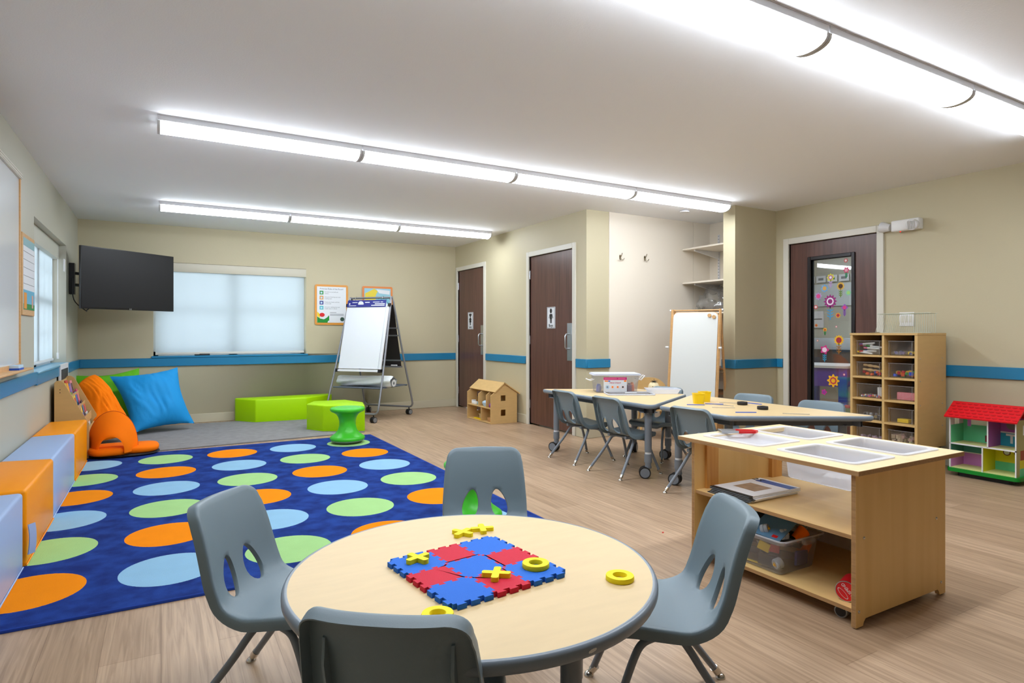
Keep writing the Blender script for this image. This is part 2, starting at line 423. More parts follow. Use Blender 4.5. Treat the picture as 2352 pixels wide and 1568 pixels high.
# blue chair rail, in its runs between doors
def rail(name, boxes): 
    mb = MB()
    for b in boxes: mb.box(*b, bev=0.003, seg=1)
    return struct(name, mb, M['blue_rail'])
rail('trim_1', [(XL, XL+0.02, YN, LW[0], 0.722, 0.815), (XL, XL+0.02, LW[1]+0.02, YF, 0.705, 0.803), (XL, XL+0.02, LW[0], LW[1]+0.02, 0.712, 0.800)])
rail('trim_2', [(XL+0.02, XW, YF-0.02, YF, 0.703, 0.803)])
rail('trim_3', [(XW-0.02, XW, 6.392, 7.447, 0.73, 0.822)])
rail('trim_4', [(XW-0.02, XW, YA-0.02, 5.35, 0.735, 0.828), (XW, 4.165, YA-0.02, YA, 0.735, 0.828)])
rail('trim_5', [(XCOL-0.02, XCOL, YCOL-0.02, YC2+0.01, 0.742, 0.832), (XCOL, XR, YCOL-0.02, YCOL, 0.742, 0.832), (XR-0.02, XR, 4.18, YCOL-0.02, 0.742, 0.832)])
rail('trim_6', [(XR-0.02, XR, YN, 3.15, 0.745, 0.838)])
# window stool boards in rail blue; left one paler, window light painted into its colour
struct('trim_7', MB().box(FW[0]-0.02, FW[1]+0.02, YF-0.028, YF+0.09, 0.803, 0.827, bev=0.003, seg=1), M['blue_rail'])
struct('trim_8', MB().box(XL-0.13, XL+0.028, LW[0], LW[1], 0.797, 0.812, bev=0.003, seg=1), mat('sill_blue_lit',(110,170,200),0.3))
def bb(name, boxes):
    mb = MB()
    for b in boxes: mb.box(*b, bev=0.004, seg=1)
    return struct(name, mb, M['base'])
bb('baseboard_left', [(XL, XL+0.012, YN, YF, 0, 0.11)])
bb('baseboard_far', [(XL+0.012, XW, YF-0.012, YF, 0, 0.11)])
bb('baseboard_restroom', [(XW-0.012, XW, 8.45, YF-0.012, 0, 0.11), (XW-0.012, XW, 6.39, 7.45, 0, 0.11), (XW-0.012, XW, YA-0.012, 5.35, 0, 0.11), (XW, 4.16, YA-0.012, YA, 0, 0.11)])
bb('baseboard_right', [(XR-0.012, XR, YN, 3.15, 0, 0.11), (XCOL-0.012, XCOL, YCOL-0.012, YC2, 0, 0.11), (XCOL, XR, YCOL-0.012, YCOL, 0, 0.11)])

# ------------------------------------------------------------ windows and shades
def win(name, axis, a0, a1, z0, z1, p, s):
    """double-hung pair in a wall; axis 'x': spans X at y=p, 'y': spans Y at x=p; s = outward sign"""
    root = bpy.data.objects.new(name, None); C.objects.link(root); root['kind'] = 'structure'
    def bx(mb, u0,u1,d0,d1,zz0,zz1,m=0):
        d0, d1 = p+s*d0, p+s*d1
        if axis == 'x': mb.box(u0,u1,d0,d1,zz0,zz1,m=m)
        else: mb.box(d0,d1,u0,u1,zz0,zz1,m=m)
    mid = (a0+a1)/2; zm = (z0+z1)/2
    f = MB()
    bx(f,a0,a0+0.05,0.12,0.18,z0,z1); bx(f,a1-0.05,a1,0.12,0.18,z0,z1); bx(f,a0,a1,0.12,0.18,z0,z0+0.05); bx(f,a0,a1,0.12,0.18,z1-0.05,z1)
    bx(f,mid-0.05,mid+0.05,0.12,0.18,z0,z1); bx(f,a0,a1,0.13,0.17,zm-0.03,zm+0.03)
    f.build('window_frame', M['white'], root)
    g = MB()
    for k in (0,1):
        x0 = a0+0.05 if k == 0 else mid+0.05; x1 = mid-0.05 if k == 0 else a1-0.05
        for i in (1,2): 
            xx = x0+(x1-x0)*i/3; bx(g,xx-0.009,xx+0.009,0.145,0.155,z0,z1)
        for zz in ((z0+zm)/2, (zm+z1)/2): bx(g,x0,x1,0.145,0.155,zz-0.009,zz+0.009)
    g.build('muntins', M['white'], root)
    q = MB(); bx(q,a0+0.04,a1-0.04,0.148,0.152,z0+0.04,z1-0.04); q.build('pane', M['glass'], root)
    return root
win('window_1', 'y', LW[0], LW[1], LW[2]+0.01, LW[3], XL, -1)
win('window_2', 'x', FW[0], FW[1], FW[2], FW[3], YF, 1)
shade_m = None
def shade_mat():
    m = bpy.data.materials.new('translucent_shade'); m.use_nodes = True; nt = m.node_tree
    nt.nodes.remove(nt.nodes['Principled BSDF'])
    d = nt.nodes.new('ShaderNodeBsdfDiffuse'); d.inputs['Color'].default_value = lin((214,222,224))+(1,)
    t = nt.nodes.new('ShaderNodeBsdfTranslucent'); t.inputs['Color'].default_value = lin((222,228,230))+(1,)
    x = nt.nodes.new('ShaderNodeMixShader'); x.inputs[0].default_value = 0.62
    nt.links.new(d.outputs[0], x.inputs[1]); nt.links.new(t.outputs[0], x.inputs[2])
    tr = nt.nodes.new('ShaderNodeBsdfTransparent'); tr.inputs['Color'].default_value = (1,1,1,1)
    y = nt.nodes.new('ShaderNodeMixShader'); y.inputs[0].default_value = 0.045
    nt.links.new(x.outputs[0], y.inputs[1]); nt.links.new(tr.outputs[0], y.inputs[2])
    nt.links.new(y.outputs[0], nt.nodes['Material Output'].inputs['Surface'])
    return m
shade_m = shade_mat()
t = thing('roller_shade', 'wide lowered white roller shade over the window beside the television', 'window shade', (0.8, YF, 1.95))
MB().box(-0.86, 0.86, 0.035, 0.037, -1.085, -0.10).build('fabric', shade_m, t)
MB().box(-0.88, 0.88, -0.012, 0.06, -0.105, -0.002, bev=0.004).box(-0.88,0.88,-0.014,-0.010,-0.006,0.0).build('cassette', mat('cassette_beige',(206,200,182),0.45), t)
MB().box(-0.86, 0.86, 0.025, 0.047, -1.112, -1.085, bev=0.004).build('bottom_bar', M['trimw'], t)
t = thing('roller_shade', 'lowered white roller shade in the recessed window behind the wall chart', 'window shade', (XL, 6.6, 1.96))
MB().box(-0.10, -0.098, -0.86, 0.80, -1.10, -0.12).build('fabric', shade_m, t)
MB().box(-0.12, -0.055, -0.88, 0.90, -0.13, 0.01, bev=0.004).build('cassette', mat('cassette_grey',(206,206,194),0.45), t)
MB().box(-0.11, -0.088, -0.86, 0.80, -1.125, -1.10, bev=0.004).build('bottom_bar', M['white'], t)
MB().tube([(-0.06,0.84,-0.13),(-0.06,0.84,-1.05)], 0.003, 6).cyl((-0.06,0.84,-1.05),(-0.06,0.84,-1.11),0.009,8).build('cord', M['white'], t)

# ------------------------------------------------------------ doors
def door_root(name):
    r = bpy.data.objects.new(name, None); C.objects.link(r); r['kind'] = 'structure'; return r
def restroom_door(name, y0, y1, zt, kid, word, sy):
    r = door_root(name)
    f = MB(); w = 0.058
    for (a,b) in ((y0-w,y0),(y1,y1+w)): f.box(XW-0.016, XW+0.10, a, b, 0, zt+w, bev=0.003, seg=1)
    f.box(XW-0.016, XW+0.10, y0, y1, zt, zt+w, bev=0.003, seg=1)
    f.build('door_frame', M['trimw'], r)
    MB().box(XW+0.012, XW+0.055, y0+0.003, y1-0.003, 0.022, zt-0.004).build('door_leaf', M['walnut'], r)
    pl = MB().box(XW+0.009, XW+0.012, y0+0.035, y0+0.125, 0.80, 1.21, bev=0.001, seg=1).build('pull_plate', M['steel'], r)
    hb = MB().tube([(XW+0.009,y0+0.085,0.93),(XW-0.03,y0+0.085,0.93),(XW-0.045,y0+0.085,0.95),(XW-0.045,y0+0.085,1.07),(XW-0.03,y0+0.085,1.09),(XW+0.009,y0+0.085,1.09)],0.0085,10)
    hb.build('door_handle', M['steel'], r)
    hg = MB()
    for z in (0.25,1.02,1.8): hg.cyl((XW+0.004,y1+0.001,z-0.05),(XW+0.004,y1+0.001,z+0.05),0.008,8)
    hg.build('hinge', M['steel'], r)
    # sign: white plate with a pictogram and a word
    s = MB().box(XW+0.008, XW+0.012, sy-0.085, sy+0.085, 1.155, 1.40, bev=0.001, seg=1)
    sign = s.build('sign', M['paper'], r)
    k = MB(); X0 = XW+0.0065
    def q(poly): 
        k.M = Matrix(((0,0,1,X0),( -1,0,0,sy),(0,1,0,0),(0,0,0,1)))
        k.prism(poly, 0, 0.002)
    q([(math.cos(a)*0.022, 1.355+math.sin(a)*0.028) for a in [2*PI*i/16 for i in range(16)]])
    if kid == 'boy': 
        q([(-0.02,1.32),(0.02,1.32),(0.022,1.262),(-0.022,1.262)])
        q([(-0.024,1.32),(-0.02,1.31),(-0.035,1.27),(-0.042,1.275)]); q([(0.024,1.32),(0.02,1.31),(0.035,1.27),(0.042,1.275)])
    else:
        q([(-0.014,1.325),(0.014,1.325),(0.034,1.255),(-0.034,1.255)])
        q([(-0.04,1.385),(-0.02,1.37),(-0.022,1.35),(-0.04,1.355)]); q([(0.04,1.385),(0.02,1.37),(0.022,1.35),(0.04,1.355)])
        q([(-0.018,1.322),(-0.012,1.312),(-0.034,1.285),(-0.04,1.29)]); q([(0.018,1.322),(0.012,1.312),(0.034,1.285),(0.04,1.29)])
    q([(-0.018,1.265),(-0.003,1.265),(-0.003,1.215),(-0.016,1.215)]); q([(0.018,1.265),(0.003,1.265),(0.003,1.215),(0.016,1.215)])
    for (a,b,c,d) in ((-.078,.078,1.392,1.395),(-.078,.078,1.160,1.163),(-.078,-.075,1.163,1.392),(.075,.078,1.163,1.392)): q([(a,c),(b,c),(b,d),(a,d)])
    k.build('pictogram', M['blackt'], sign)
    text(word, 0.048, axes((XW+0.0065, sy, 1.187), (0,-1,0), (0,0,1)), M['blackt'], sign, 'lettering')
restroom_door('door_1', G[0], G[1], 2.022, 'girl', 'Girls', 7.97)
restroom_door('door_2', B[0], B[1], 2.018, 'boy', 'Boys', 5.865)
# glazed classroom door
r = door_root('door_3'); f = MB(); w = 0.062
for (a,b) in ((D3[0]-w,D3[0]),(D3[1],D3[1]+w)): f.box(XR-0.02, XR+0.17, a, b, 0, D3[3]+w, bev=0.003, seg=1)
f.box(XR-0.02, XR+0.17, D3[0], D3[1], D3[3], D3[3]+w, bev=0.003, seg=1); f.build('door_frame', M['trimw'], r)
ly0, ly1, lz0, lz1 = 3.455, 3.875, 0.30, 1.835
lf = MB(); xa, xb = XR+0.015, XR+0.058
lf.box(xa,xb,D3[0]+0.003,ly0,0.01,D3[3]-0.004).box(xa,xb,ly1,D3[1]-0.003,0.01,D3[3]-0.004).box(xa,xb,ly0,ly1,0.01,lz0).box(xa,xb,ly0,ly1,lz1,D3[3]-0.004)
lf.build('door_leaf', M['walnut'], r)
vf = MB()
for (a,b,c,d) in ((ly0-0.035,ly0,lz0-0.035,lz1+0.035),(ly1,ly1+0.035,lz0-0.035,lz1+0.035),(ly0,ly1,lz0-0.035,lz0),(ly0,ly1,lz1,lz1+0.035)):
    vf.box(xa-0.014, xb+0.010, a, b, c, d, bev=0.004, seg=1)
vf.build('vision_frame', M['darkframe'], r)
pane = MB().box(XR+0.034, XR+0.038, ly0, ly1, lz0, lz1).build('pane', M['glass'], r)
# flower stickers on the glass: (y,z) centres read off the pane
def yz(px, py): 
    u = (px-1176)/1409; v = (764-py)/1409
    fx, fy, rx, ry = 0.49645, 0.86806, 0.86806, -0.49645
    dx = fx+rx*u; dy = fy+ry*u; t = (XR+0.033)/dx
    return dy*t, H+v*t
def sticker(px, py, rad, petals, cols, stem=None):
    mb = MB(); y, z = yz(px, py); ms = [mat('sticker_%d_%d_%d' % c, c, 0.6) for c in cols]
    if stem: ms.append(mat('sticker_%d_%d_%d' % stem, stem, 0.6))
    def disc(r, k, off, m, amp=0.0):
        mb.M = Matrix(((0,0,-1,XR+0.0335-off),(-1,0,0,y),(0,1,0,z),(0,0,0,1)))
        n = 40; mb.prism([(r*(1+amp*math.cos(k*2*PI*i/n))*math.cos(2*PI*i/n), r*(1+amp*math.cos(k*2*PI*i/n))*math.sin(2*PI*i/n)) for i in range(n)], 0, 0.0006, m)
    if stem:
        mb.M = Matrix(((0,0,-1,XR+0.0333),(-1,0,0,y),(0,1,0,z),(0,0,0,1)))
        L = rad*3.0; mb.prism([(-0.004,-L),(0.004,-L),(0.003,0),(-0.003,0)],0,0.0004,len(cols))
        for k in range(3):
            for s in (-1,1):
                zz = -L*0.5-k*rad*0.5; mb.prism([(0,zz-0.01),(s*rad*0.5,zz+0.004),(s*rad*0.55,zz+0.014),(s*rad*0.15,zz+0.004)],0,0.0004,len(cols))
    disc(rad, petals, 0, 0, 0.2)
    for i, c in enumerate(cols[1:]): disc(rad*(0.62-0.24*i), petals, 0.0007*(i+1), i+1, 0.06)
    mb.build('flower_sticker', ms, pane)
for a in [(1907,692,.060,12,[(150,30,120),(236,226,240),(150,30,120)],(40,150,210)), (1908,637,.034,8,[(222,214,60),(170,80,180),(240,240,230)],(190,160,210)),
          (1931,657,.036,12,[(226,176,50),(80,50,30)],(110,140,40)), (1894,662,.034,8,[(110,170,220),(220,170,90)],None), (1880,680,.034,8,[(180,150,200),(220,70,140)],None),
          (1940,706,.028,4,[(150,90,190),(220,60,130)],(140,90,180)), (1925,724,.024,8,[(232,160,40),(180,40,60)],None), (1927,781,.045,12,[(244,186,20),(170,40,60)],(170,110,30)),
          (1894,803,.040,5,[(208,50,130),(240,210,230)],(50,150,190)), (1914,874,.055,8,[(250,190,30),(200,50,80),(250,190,30)],None), (1875,747,.015,6,[(210,140,40),(160,60,40)],None),
          (1895,757,.018,8,[(230,190,30),(200,80,50)],(70,150,80)), (1874,705,.020,6,[(205,50,60),(240,220,220)],None), (1943,598,.018,6,[(205,50,60),(240,220,220)],None),
          (1944,620,.026,6,[(210,60,110),(230,160,180)],(30,140,90)), (1949,672,.026,6,[(140,210,180),(170,220,120)],None), (1939,860,.012,6,[(220,90,130),(240,220,220)],None),
          (1893,900,.026,5,[(205,50,150),(160,60,160)],None), (1921,750,.010,6,[(220,120,130),(240,220,220)],None), (1878,782,.010,6,[(200,110,60),(240,220,220)],None)]:
    sticker(*a)

# room seen through the glass
wallx('wall_hall_far', 9.7, 9.86, 2.0, 8.3, [], M['wall_left']); wally('wall_hall_left', 8.2, 8.34, 5.84, 9.7, []); wally('wall_hall_near', 1.9, 2.04, 5.84, 9.7, [])
t = thing('shelf_board', 'long white shelf board low on the wall seen through the door glass', 'shelf', (9.6, 5.5, 0.83))
MB().box(-0.1,0.09,-1.5,1.5,0,0.19,bev=0.01).build('shelf_front', mat('pale_blue_white',(196,206,216),0.4), t)
MB().box(-0.04,0.09,-1.5,1.5,-0.5,0).build('dark_panel', mat('dark_wood_panel',(74,52,46),0.5), t)
tag(MB().box(9.675,9.70,4.2,7.0,1.55,1.92).build('whiteboard', mat('hall_board',(206,214,216),0.3)), 'pale whiteboard on the far wall of the next room', 'whiteboard')
cards = thing('alphabet_card', 'row of small white picture cards above the whiteboard in the next room', 'card strip', (9.65,5.5,1.95))
for k in range(14):
    MB().box(-0.004,0.004,-1.4+k*0.2,-1.4+k*0.2+0.17,0,0.11).build('card', M['paper'], cards)
    MB().box(-0.006,-0.004,-1.36+k*0.2,-1.36+k*0.2+0.09,0.035,0.075).build('picture', [M['greyt'],M['dgreen'],M['greyt']][k%3], cards)
tag(MB().box(9.67,9.69,6.36,6.66,1.19,1.47,m=0).box(9.665,9.67,6.38,6.64,1.33,1.345,m=1).build('notice', [M['paper'],M['blackt']]), 'white notice sheet on the wall of the next room', 'notice')
# play table in the next room
t = thing('play_table', 'blue and purple play table with white top seen through the door glass', 'table', (7.75,5.02,0), 0.35)
MB().prism(rrect(-0.42,0.42,-0.32,0.32,0.06),0.655,0.685).build('table_top', M['white'], t)
pm = [mat('table_blue',(36,60,200),0.35), mat('table_purple',(96,60,180),0.35), mat('table_red',(200,30,50),0.35)]
for i,(sx,sy) in enumerate(((-1,-1),(1,-1),(-1,1),(1,1))):
    MB().box(sx*0.40,sx*0.30,sy*0.30,sy*0.20,0,0.655,bev=0.01).build('leg', pm[0], t)
for a in ((-0.40,-0.385,-0.2,0.2,1),(0.385,0.40,-0.2,0.2,2)): MB().box(a[0],a[1],a[2],a[3],0.42,0.655).build('apron', pm[a[4]], t)
MB().box(-0.3,0.3,-0.30,-0.285,0.42,0.655).build('apron', pm[0], t); MB().box(-0.3,0.3,0.285,0.30,0.42,0.655).build('apron', pm[2], t)
for k,(x,y,c,lab) in enumerate([(7.25,4.52,(150,170,120),'pale green storage tub in front of the play table in next room'),(7.12,5.05,(120,140,80),'olive green storage tub left of the play table in next room')]):
    t = thing('storage_tub', lab, 'storage tub', (x,y,0.0), 0.3)
    o = MB(); o.prism(rrect(-0.14,0.14,-0.19,0.19,0.03),0,0.012); 
    for a in ((-0.14,-0.13,-0.19,0.19),(0.13,0.14,-0.19,0.19),(-0.13,0.13,-0.19,-0.18),(-0.13,0.13,0.18,0.19)): o.box(*a,0.012,0.2)
    o.build('tub_body', mat('tub_%d'%k,c,0.5), t)
    for j in range(5):
        tag(MB().sphere((0,0,0),0.045,sc=(1,1,0.8)).build('toy_ball', mat('toyb%d'%j,[(200,40,40),(40,80,200),(60,160,80),(230,200,40),(160,60,160)][j],0.5),loc=(x-0.06+0.04*(j%3),y-0.1+0.06*j,0.2)), ['red','blue','green','yellow','purple'][j]+' toy ball in the %s green tub of the next room' % ('pale','olive')[k], 'toy ball')

# ------------------------------------------------------------ ceiling lights
LIGHT = emis('lamp_diffuser', (238,246,255), 28.0)
def light_unit(y, x0, label, group):
    t = thing('ceiling_light', label, 'ceiling light', (x0, y, ZC), 0, group)
    W = 0.09; L = 1.225
    MB().box(0.002, L-0.002, -W, W, -0.034, 0, bev=0.003, seg=1).box(0,L,-W-0.004,W+0.004,-0.004,0).build('housing', M['whitem'], t)
    prof = [(-W+0.003,-0.034)]+[(-math.cos(PI*i/12)*(W-0.003), -0.034-math.sin(PI*i/12)**0.75*0.05) for i in range(1,12)]+[(W-0.003,-0.034)]
    d = MB(); n = len(prof)
    vs = [(0.016,p[0],p[1]) for p in prof]+[(L-0.016,p[0],p[1]) for p in prof]
    d.faces(vs, [(i,i+1,i+1+n,i+n) for i in range(n-1)]+[tuple(range(n)),tuple(range(n,2*n))]); d.build('diffuser', LIGHT, t)
    for a, b in ((0.0,0.016),(L-0.016,L)):
        e = MB(); pr = [(p[0]*1.02, -0.034+(p[1]+0.034)*1.06) for p in prof]
        e.faces([(a,p[0],p[1]) for p in pr]+[(b,p[0],p[1]) for p in pr], [(i,i+1,i+1+n,i+n) for i in range(n-1)]+[tuple(range(n)),tuple(range(n,2*n))])
        e.build('end_cap', mat('lamp_end_cap',(205,205,205),0.5), t)
    return t
rows = [(4.27,4,'middle row of ceiling lights'),(7.0,3,'far row of ceiling lights'),(1.66,4,'near row of ceiling lights')]
words = {4:['leftmost','second','third','rightmost'],3:['leftmost','middle','rightmost']}
first = None
for y, n, g in rows:
    for k in range(n):
        lab = '%s glowing white wraparound tube light in the %s' % (words[n][k], g)
        if first is None: first = light_unit(y, -0.02, lab, g)
        else: dup(first, (-0.02+1.228*k, y, ZC), 0, lab, g)
hl = dup(first, (6.6, 3.5, ZC), 1.2, 'white tube light on the ceiling of the next room', 'next room light')
hl2 = dup(first, (8.2, 5.0, ZC), 1.2, 'white tube light deeper in the next room', 'next room light')
tag(MB().lathe([(0,0),(0.05,0),(0.05,0.012),(0.03,0.02),(0,0.02)],20,(0,0,-0.02)).build('sprinkler_cover', M['whitem'], loc=(4.8,4.72,ZC)), 'small round white cover plate on ceiling before the alcove', 'ceiling plate')
# ------------------------------------------------------------ rugs
t = thing('dotted_rug', 'navy rug with rows of orange, green and pale blue dots on the wood floor', 'rug', (-0.49, 6.10, 0))
rx0, rx1, ry0, ry1 = -0.785+0.49, 1.955+0.49, 2.885-6.10, 6.49-6.10
MB().box(rx0, rx1, ry0, ry1, 0.0, 0.011, bev=0.003, seg=1).build('pile', M['rug'], t)
e = MB(); 
e.tube([(rx0,ry0,0.006),(rx1,ry0,0.006),(rx1,ry1,0.006),(rx0,ry1,0.006)],0.0075,8,closed=True)
e.build('bound_edge', mat('rug_binding',(20,58,150),0.9), t)
tag(MB().prism([(-0.78,6.54),(1.96,6.72),(1.72,8.30),(-0.78,8.30)],0,0.012).build('grey_rug', M['greyrug']), 'plain grey carpet piece lying in the corner behind the dotted rug', 'rug')

# ------------------------------------------------------------ school chair
PROF = [(0.405,0.292),(0.402,0.312),(0.385,0.323),(0.34,0.325),(0.28,0.320),(0.22,0.313),(0.17,0.310),(0.125,0.320),(0.093,0.345),(0.074,0.385),(0.062,0.43),(0.05,0.48),(0.036,0.53),(0.020,0.575),(0.008,0.603)]
def catmull(P, k=5):
    out = []
    for i in range(len(P)-1):
        p0 = P[max(i-1,0)]; p1 = P[i]; p2 = P[i+1]; p3 = P[min(i+2,len(P)-1)]
        for j in range(k):
            t = j/k
            out.append(tuple(0.5*((2*p1[a])+(-p0[a]+p2[a])*t+(2*p0[a]-5*p1[a]+4*p2[a]-p3[a])*t*t+(-p0[a]+3*p1[a]-3*p2[a]+p3[a])*t**3) for a in range(len(p1))))
    out.append(P[-1]); return out
PR = catmull(PROF); ARC = [0]
for i in range(1, len(PR)): ARC.append(ARC[-1]+math.dist(PR[i], PR[i-1]))
LEN = ARC[-1]
def prof_at(v):
    vc = min(max(v,0),LEN); i = 1
    while i < len(ARC)-1 and ARC[i] < vc: i += 1
    t = (vc-ARC[i-1])/(ARC[i]-ARC[i-1])
    p = [PR[i-1][a]*(1-t)+PR[i][a]*t for a in (0,1)]
    a = max(0,i-6); b = min(len(PR)-1,i+5)
    d = Vector((PR[b][0]-PR[a][0], PR[b][1]-PR[a][1])).normalized()
    p[0] += d.x*(v-vc); p[1] += d.y*(v-vc)
    return p, d
def shell_map(u, v, n):
    p, d = prof_at(v)
    N = Vector((-d.y*-1, d.x*-1))            # normal towards the sitter
    k = v/LEN
    dish = (abs(u)/0.16)**2.2*(0.007+0.021*min(1,max(0,(k-0.38)/0.2)))
    # seat: sitter side is up; back: sitter side is forward
    h = n+dish
    return (u, p[0]+N.x*h, p[1]+N.y*h)
def half_w(v):
    k = v/LEN
    pts = [(0,0.158),(0.25,0.172),(0.42,0.172),(0.52,0.168),(0.65,0.168),(0.8,0.162),(1.0,0.150)]
    for (a,wa),(b,wb) in zip(pts, pts[1:]):
        if k <= b: 
            t = (k-a)/(b-a); return wa+(wb-wa)*t
    return pts[-1][1]
def make_shell():
    side = []; n = 30; R = 0.05; Rt = 0.045
    for i in range(n+1): side.append((half_w(R+(LEN-R-Rt)*i/n), R+(LEN-R-Rt)*i/n))
    out = []
    for i in range(9):   # front right corner
        a = math.radians(-90+90*i/8); out.append((half_w(0)-R+R*math.cos(a), R+R*math.sin(a)))
    out += side[1:-1]
    for i in range(9):
        a = math.radians(0+90*i/8); out.append((half_w(LEN)-Rt+Rt*math.cos(a)+0.002, LEN-Rt+Rt*math.sin(a)))
    top = [(-x, y) for x, y in out[::-1]]
    # points along front and top edges
    mid1 = [(out[-1][0]*(1-2*i/10), LEN+0.006*math.sin(PI*i/10)) for i in range(1,10)]
    mid0 = [(-out[0][0]*(1-2*i/10), 0) for i in range(1,10)]
    outline = out+mid1+top+mid0
    def hole(cx, cv, w, h, sgn):
        pts = []
        for i in range(22):
            a = 2*PI*i/22; yy = math.sin(a); ww = w*(1-0.36*(yy*0.5+0.5)**1.6)
            pts.append((cx+ww*math.cos(a)-sgn*0.010*(yy), cv+h*yy))
        return pts
    vh = [i for i in range(len(PR)) if PR[i][1] > 0.380 and i > 20][0]; vh = ARC[vh]
    H1 = hole(0.060, vh, 0.040, 0.064, 1); H2 = hole(-0.060, vh, 0.040, 0.064, -1)
    verts = []; edges = []
    for loop in (outline, H1, H2):
        b = len(verts); verts += [Vector(p) for p in loop]; edges += [(b+i, b+(i+1)%len(loop)) for i in range(len(loop))]
    def inside(p, poly):
        c = False; j = len(poly)-1
        for i in range(len(poly)):
            if (poly[i][1] > p[1]) != (poly[j][1] > p[1]) and p[0] < (poly[j][0]-poly[i][0])*(p[1]-poly[i][1])/(poly[j][1]-poly[i][1])+poly[i][0]: c = not c
            j = i
        return c
    def dmin(p, poly): return min(math.dist(p, q) for q in poly)
    nv = 44; nu = 20
    for j in range(1, nv):
        v = LEN*j/nv; w = half_w(v)
        for i in range(1, nu):
            p = (-w+2*w*i/nu, v)
            if not inside(p, outline) or inside(p, H1) or inside(p, H2): continue
            if min(dmin(p, outline), dmin(p, H1), dmin(p, H2)) < 0.006: continue
            verts.append(Vector(p))
    r = delaunay_2d_cdt(verts, edges, [], 1, 1e-6)
    V2, F2 = r[0], r[2]
    fs = []
    for f in F2:
        c = (sum(V2[i][0] for i in f)/len(f), sum(V2[i][1] for i in f)/len(f))
        if inside(c, H1) or inside(c, H2) or not inside(c, outline): continue
        fs.append(tuple(f))
    mb = MB()
    TH = 0.005
    for off, flip in ((0,False),(-TH,True)):
        mb.faces([shell_map(p[0],p[1],off) for p in V2], fs)
    # rim rolled back around the outline
    N = len(outline); nor = []
    for i in range(N):
        a = Vector(outline[i-1]); b = Vector(outline[(i+1)%N]); d = (b-a).normalized(); nor.append(Vector((d.y,-d.x)))
    rings = [(0,0),(0.0045,-0.0035),(0.007,-0.010),(0.008,-0.022),(0.0085,-0.034),(0.006,-0.0345),(0.0035,-0.022),(0.002,-0.012),(0,-TH)]
    vs = []
    for o, n in rings:
        for i in range(N):
            q = Vector(outline[i])+nor[i]*o; vs.append(shell_map(q.x, q.y, n))
    mb.faces(vs, [(k*N+i, k*N+(i+1)%N, (k+1)*N+(i+1)%N, (k+1)*N+i) for k in range(len(rings)-1) for i in range(N)])
    for Hh in (H1, H2):
        N2 = len(Hh); cx = sum(p[0] for p in Hh)/N2; cy = sum(p[1] for p in Hh)/N2; vs = []
        for k, (o, n) in enumerate(((1,0),(0.94,-0.004),(0.92,-0.013),(1,-TH))):
            for p in Hh: vs.append(shell_map(cx+(p[0]-cx)*o, cy+(p[1]-cy)*o, n))
        mb.faces(vs, [(k*N2+i, k*N2+(i+1)%N2, (k+1)*N2+(i+1)%N2, (k+1)*N2+i) for k in range(3) for i in range(N2)])
    # two stiffening ribs down the rear of the back
    for s in (-1,1):
        vs = []; n = 18
        for i in range(n+1):
            v = LEN*(0.50+0.40*i/n); dep = 0.020*math.sin(PI*min(1,max(0,i/n))*0.5+0.0)**0.5 if i < n else 0.004
            dep = 0.018*min(1, i/3, (n-i)/3)+0.004
            for (uu, nn) in ((s*0.118,-TH+0.001),(s*0.118,-TH-dep),(s*0.124,-TH-dep),(s*0.124,-TH+0.001)): vs.append(shell_map(uu, v, nn))
        mb.faces(vs, [(i*4+k, i*4+(k+1)%4, (i+1)*4+(k+1)%4, (i+1)*4+k) for i in range(n) for k in range(4)]+[(0,1,2,3),(n*4,n*4+1,n*4+2,n*4+3)])
    return mb
def make_chair():
    t = thing('school_chair', 'x', 'chair')
    make_shell().build('seat_shell', M['shell'], t, sharp=50)
    fr = MB()
    for s in (-1,1): fr.box(s*0.085,s*0.11,0.13,0.30,0.283,0.305,bev=0.002,seg=1)
    fr.tube([(-0.10,0.205,0.280),(0.10,0.205,0.280)],0.0085,10).tube([(-0.10,0.235,0.280),(0.10,0.235,0.280)],0.0085,10)
    fr.build('seat_frame', M['tube'], t)
    for s in (-1,1):
        rear = catmull([(s*0.10,0.205,0.280),(s*0.122,0.195,0.272),(s*0.133,0.175,0.245),(s*0.15,0.125,0.17),(s*0.186,0.012,0.022)],5)
        front = catmull([(s*0.10,0.235,0.280),(s*0.122,0.27,0.279),(s*0.135,0.305,0.268),(s*0.143,0.328,0.235),(s*0.157,0.362,0.15),(s*0.186,0.408,0.022)],5)
        for pts, fx, fy in ((rear, s*0.19, 0.0), (front, s*0.19, 0.42)):
            leg = MB().tube(pts, 0.0108, 12).build('leg', M['tube'], t)
            g = MB(); p = Vector(pts[-1]); d = (Vector((fx,fy,0.006))-p).normalized(); a = Vector(pts[-2])
            g.tube([p-d*0.018, p+d*0.004], 0.0125, 12); g.cyl(p, (fx,fy,0.012), 0.006, 10)
            g.lathe([(0.006,0.014),(0.012,0.010),(0.0165,0.004),(0.0165,0.0),(0,0)],18,(fx,fy,0))
            g.build('glide', M['chrome'], leg)
    return t
chair0 = make_chair(); used = [False]
def place_chair(x, y, fx, fy, label, group):
    rz = face_dir(fx, fy)
    if not used[0]:
        used[0] = True; chair0.location = (x,y,0); chair0.rotation_euler = (0,0,rz); chair0['label'] = label; chair0['group'] = group; return chair0
    return dup(chair0, (x,y,0), rz, label, group)
GR = 'grey school chairs around the round table'
place_chair(1.457, 1.215, -0.85, 0.525, 'blue-grey school chair at the right of the round table, beside the wooden cart', GR)
place_chair(0.150, 2.080, 0.80, -0.60, 'grey school chair at the left of the round table, standing beside the rug', GR)
place_chair(1.215, 2.370, -0.41, -0.912, 'grey school chair facing the camera on the far side of the round table', GR)
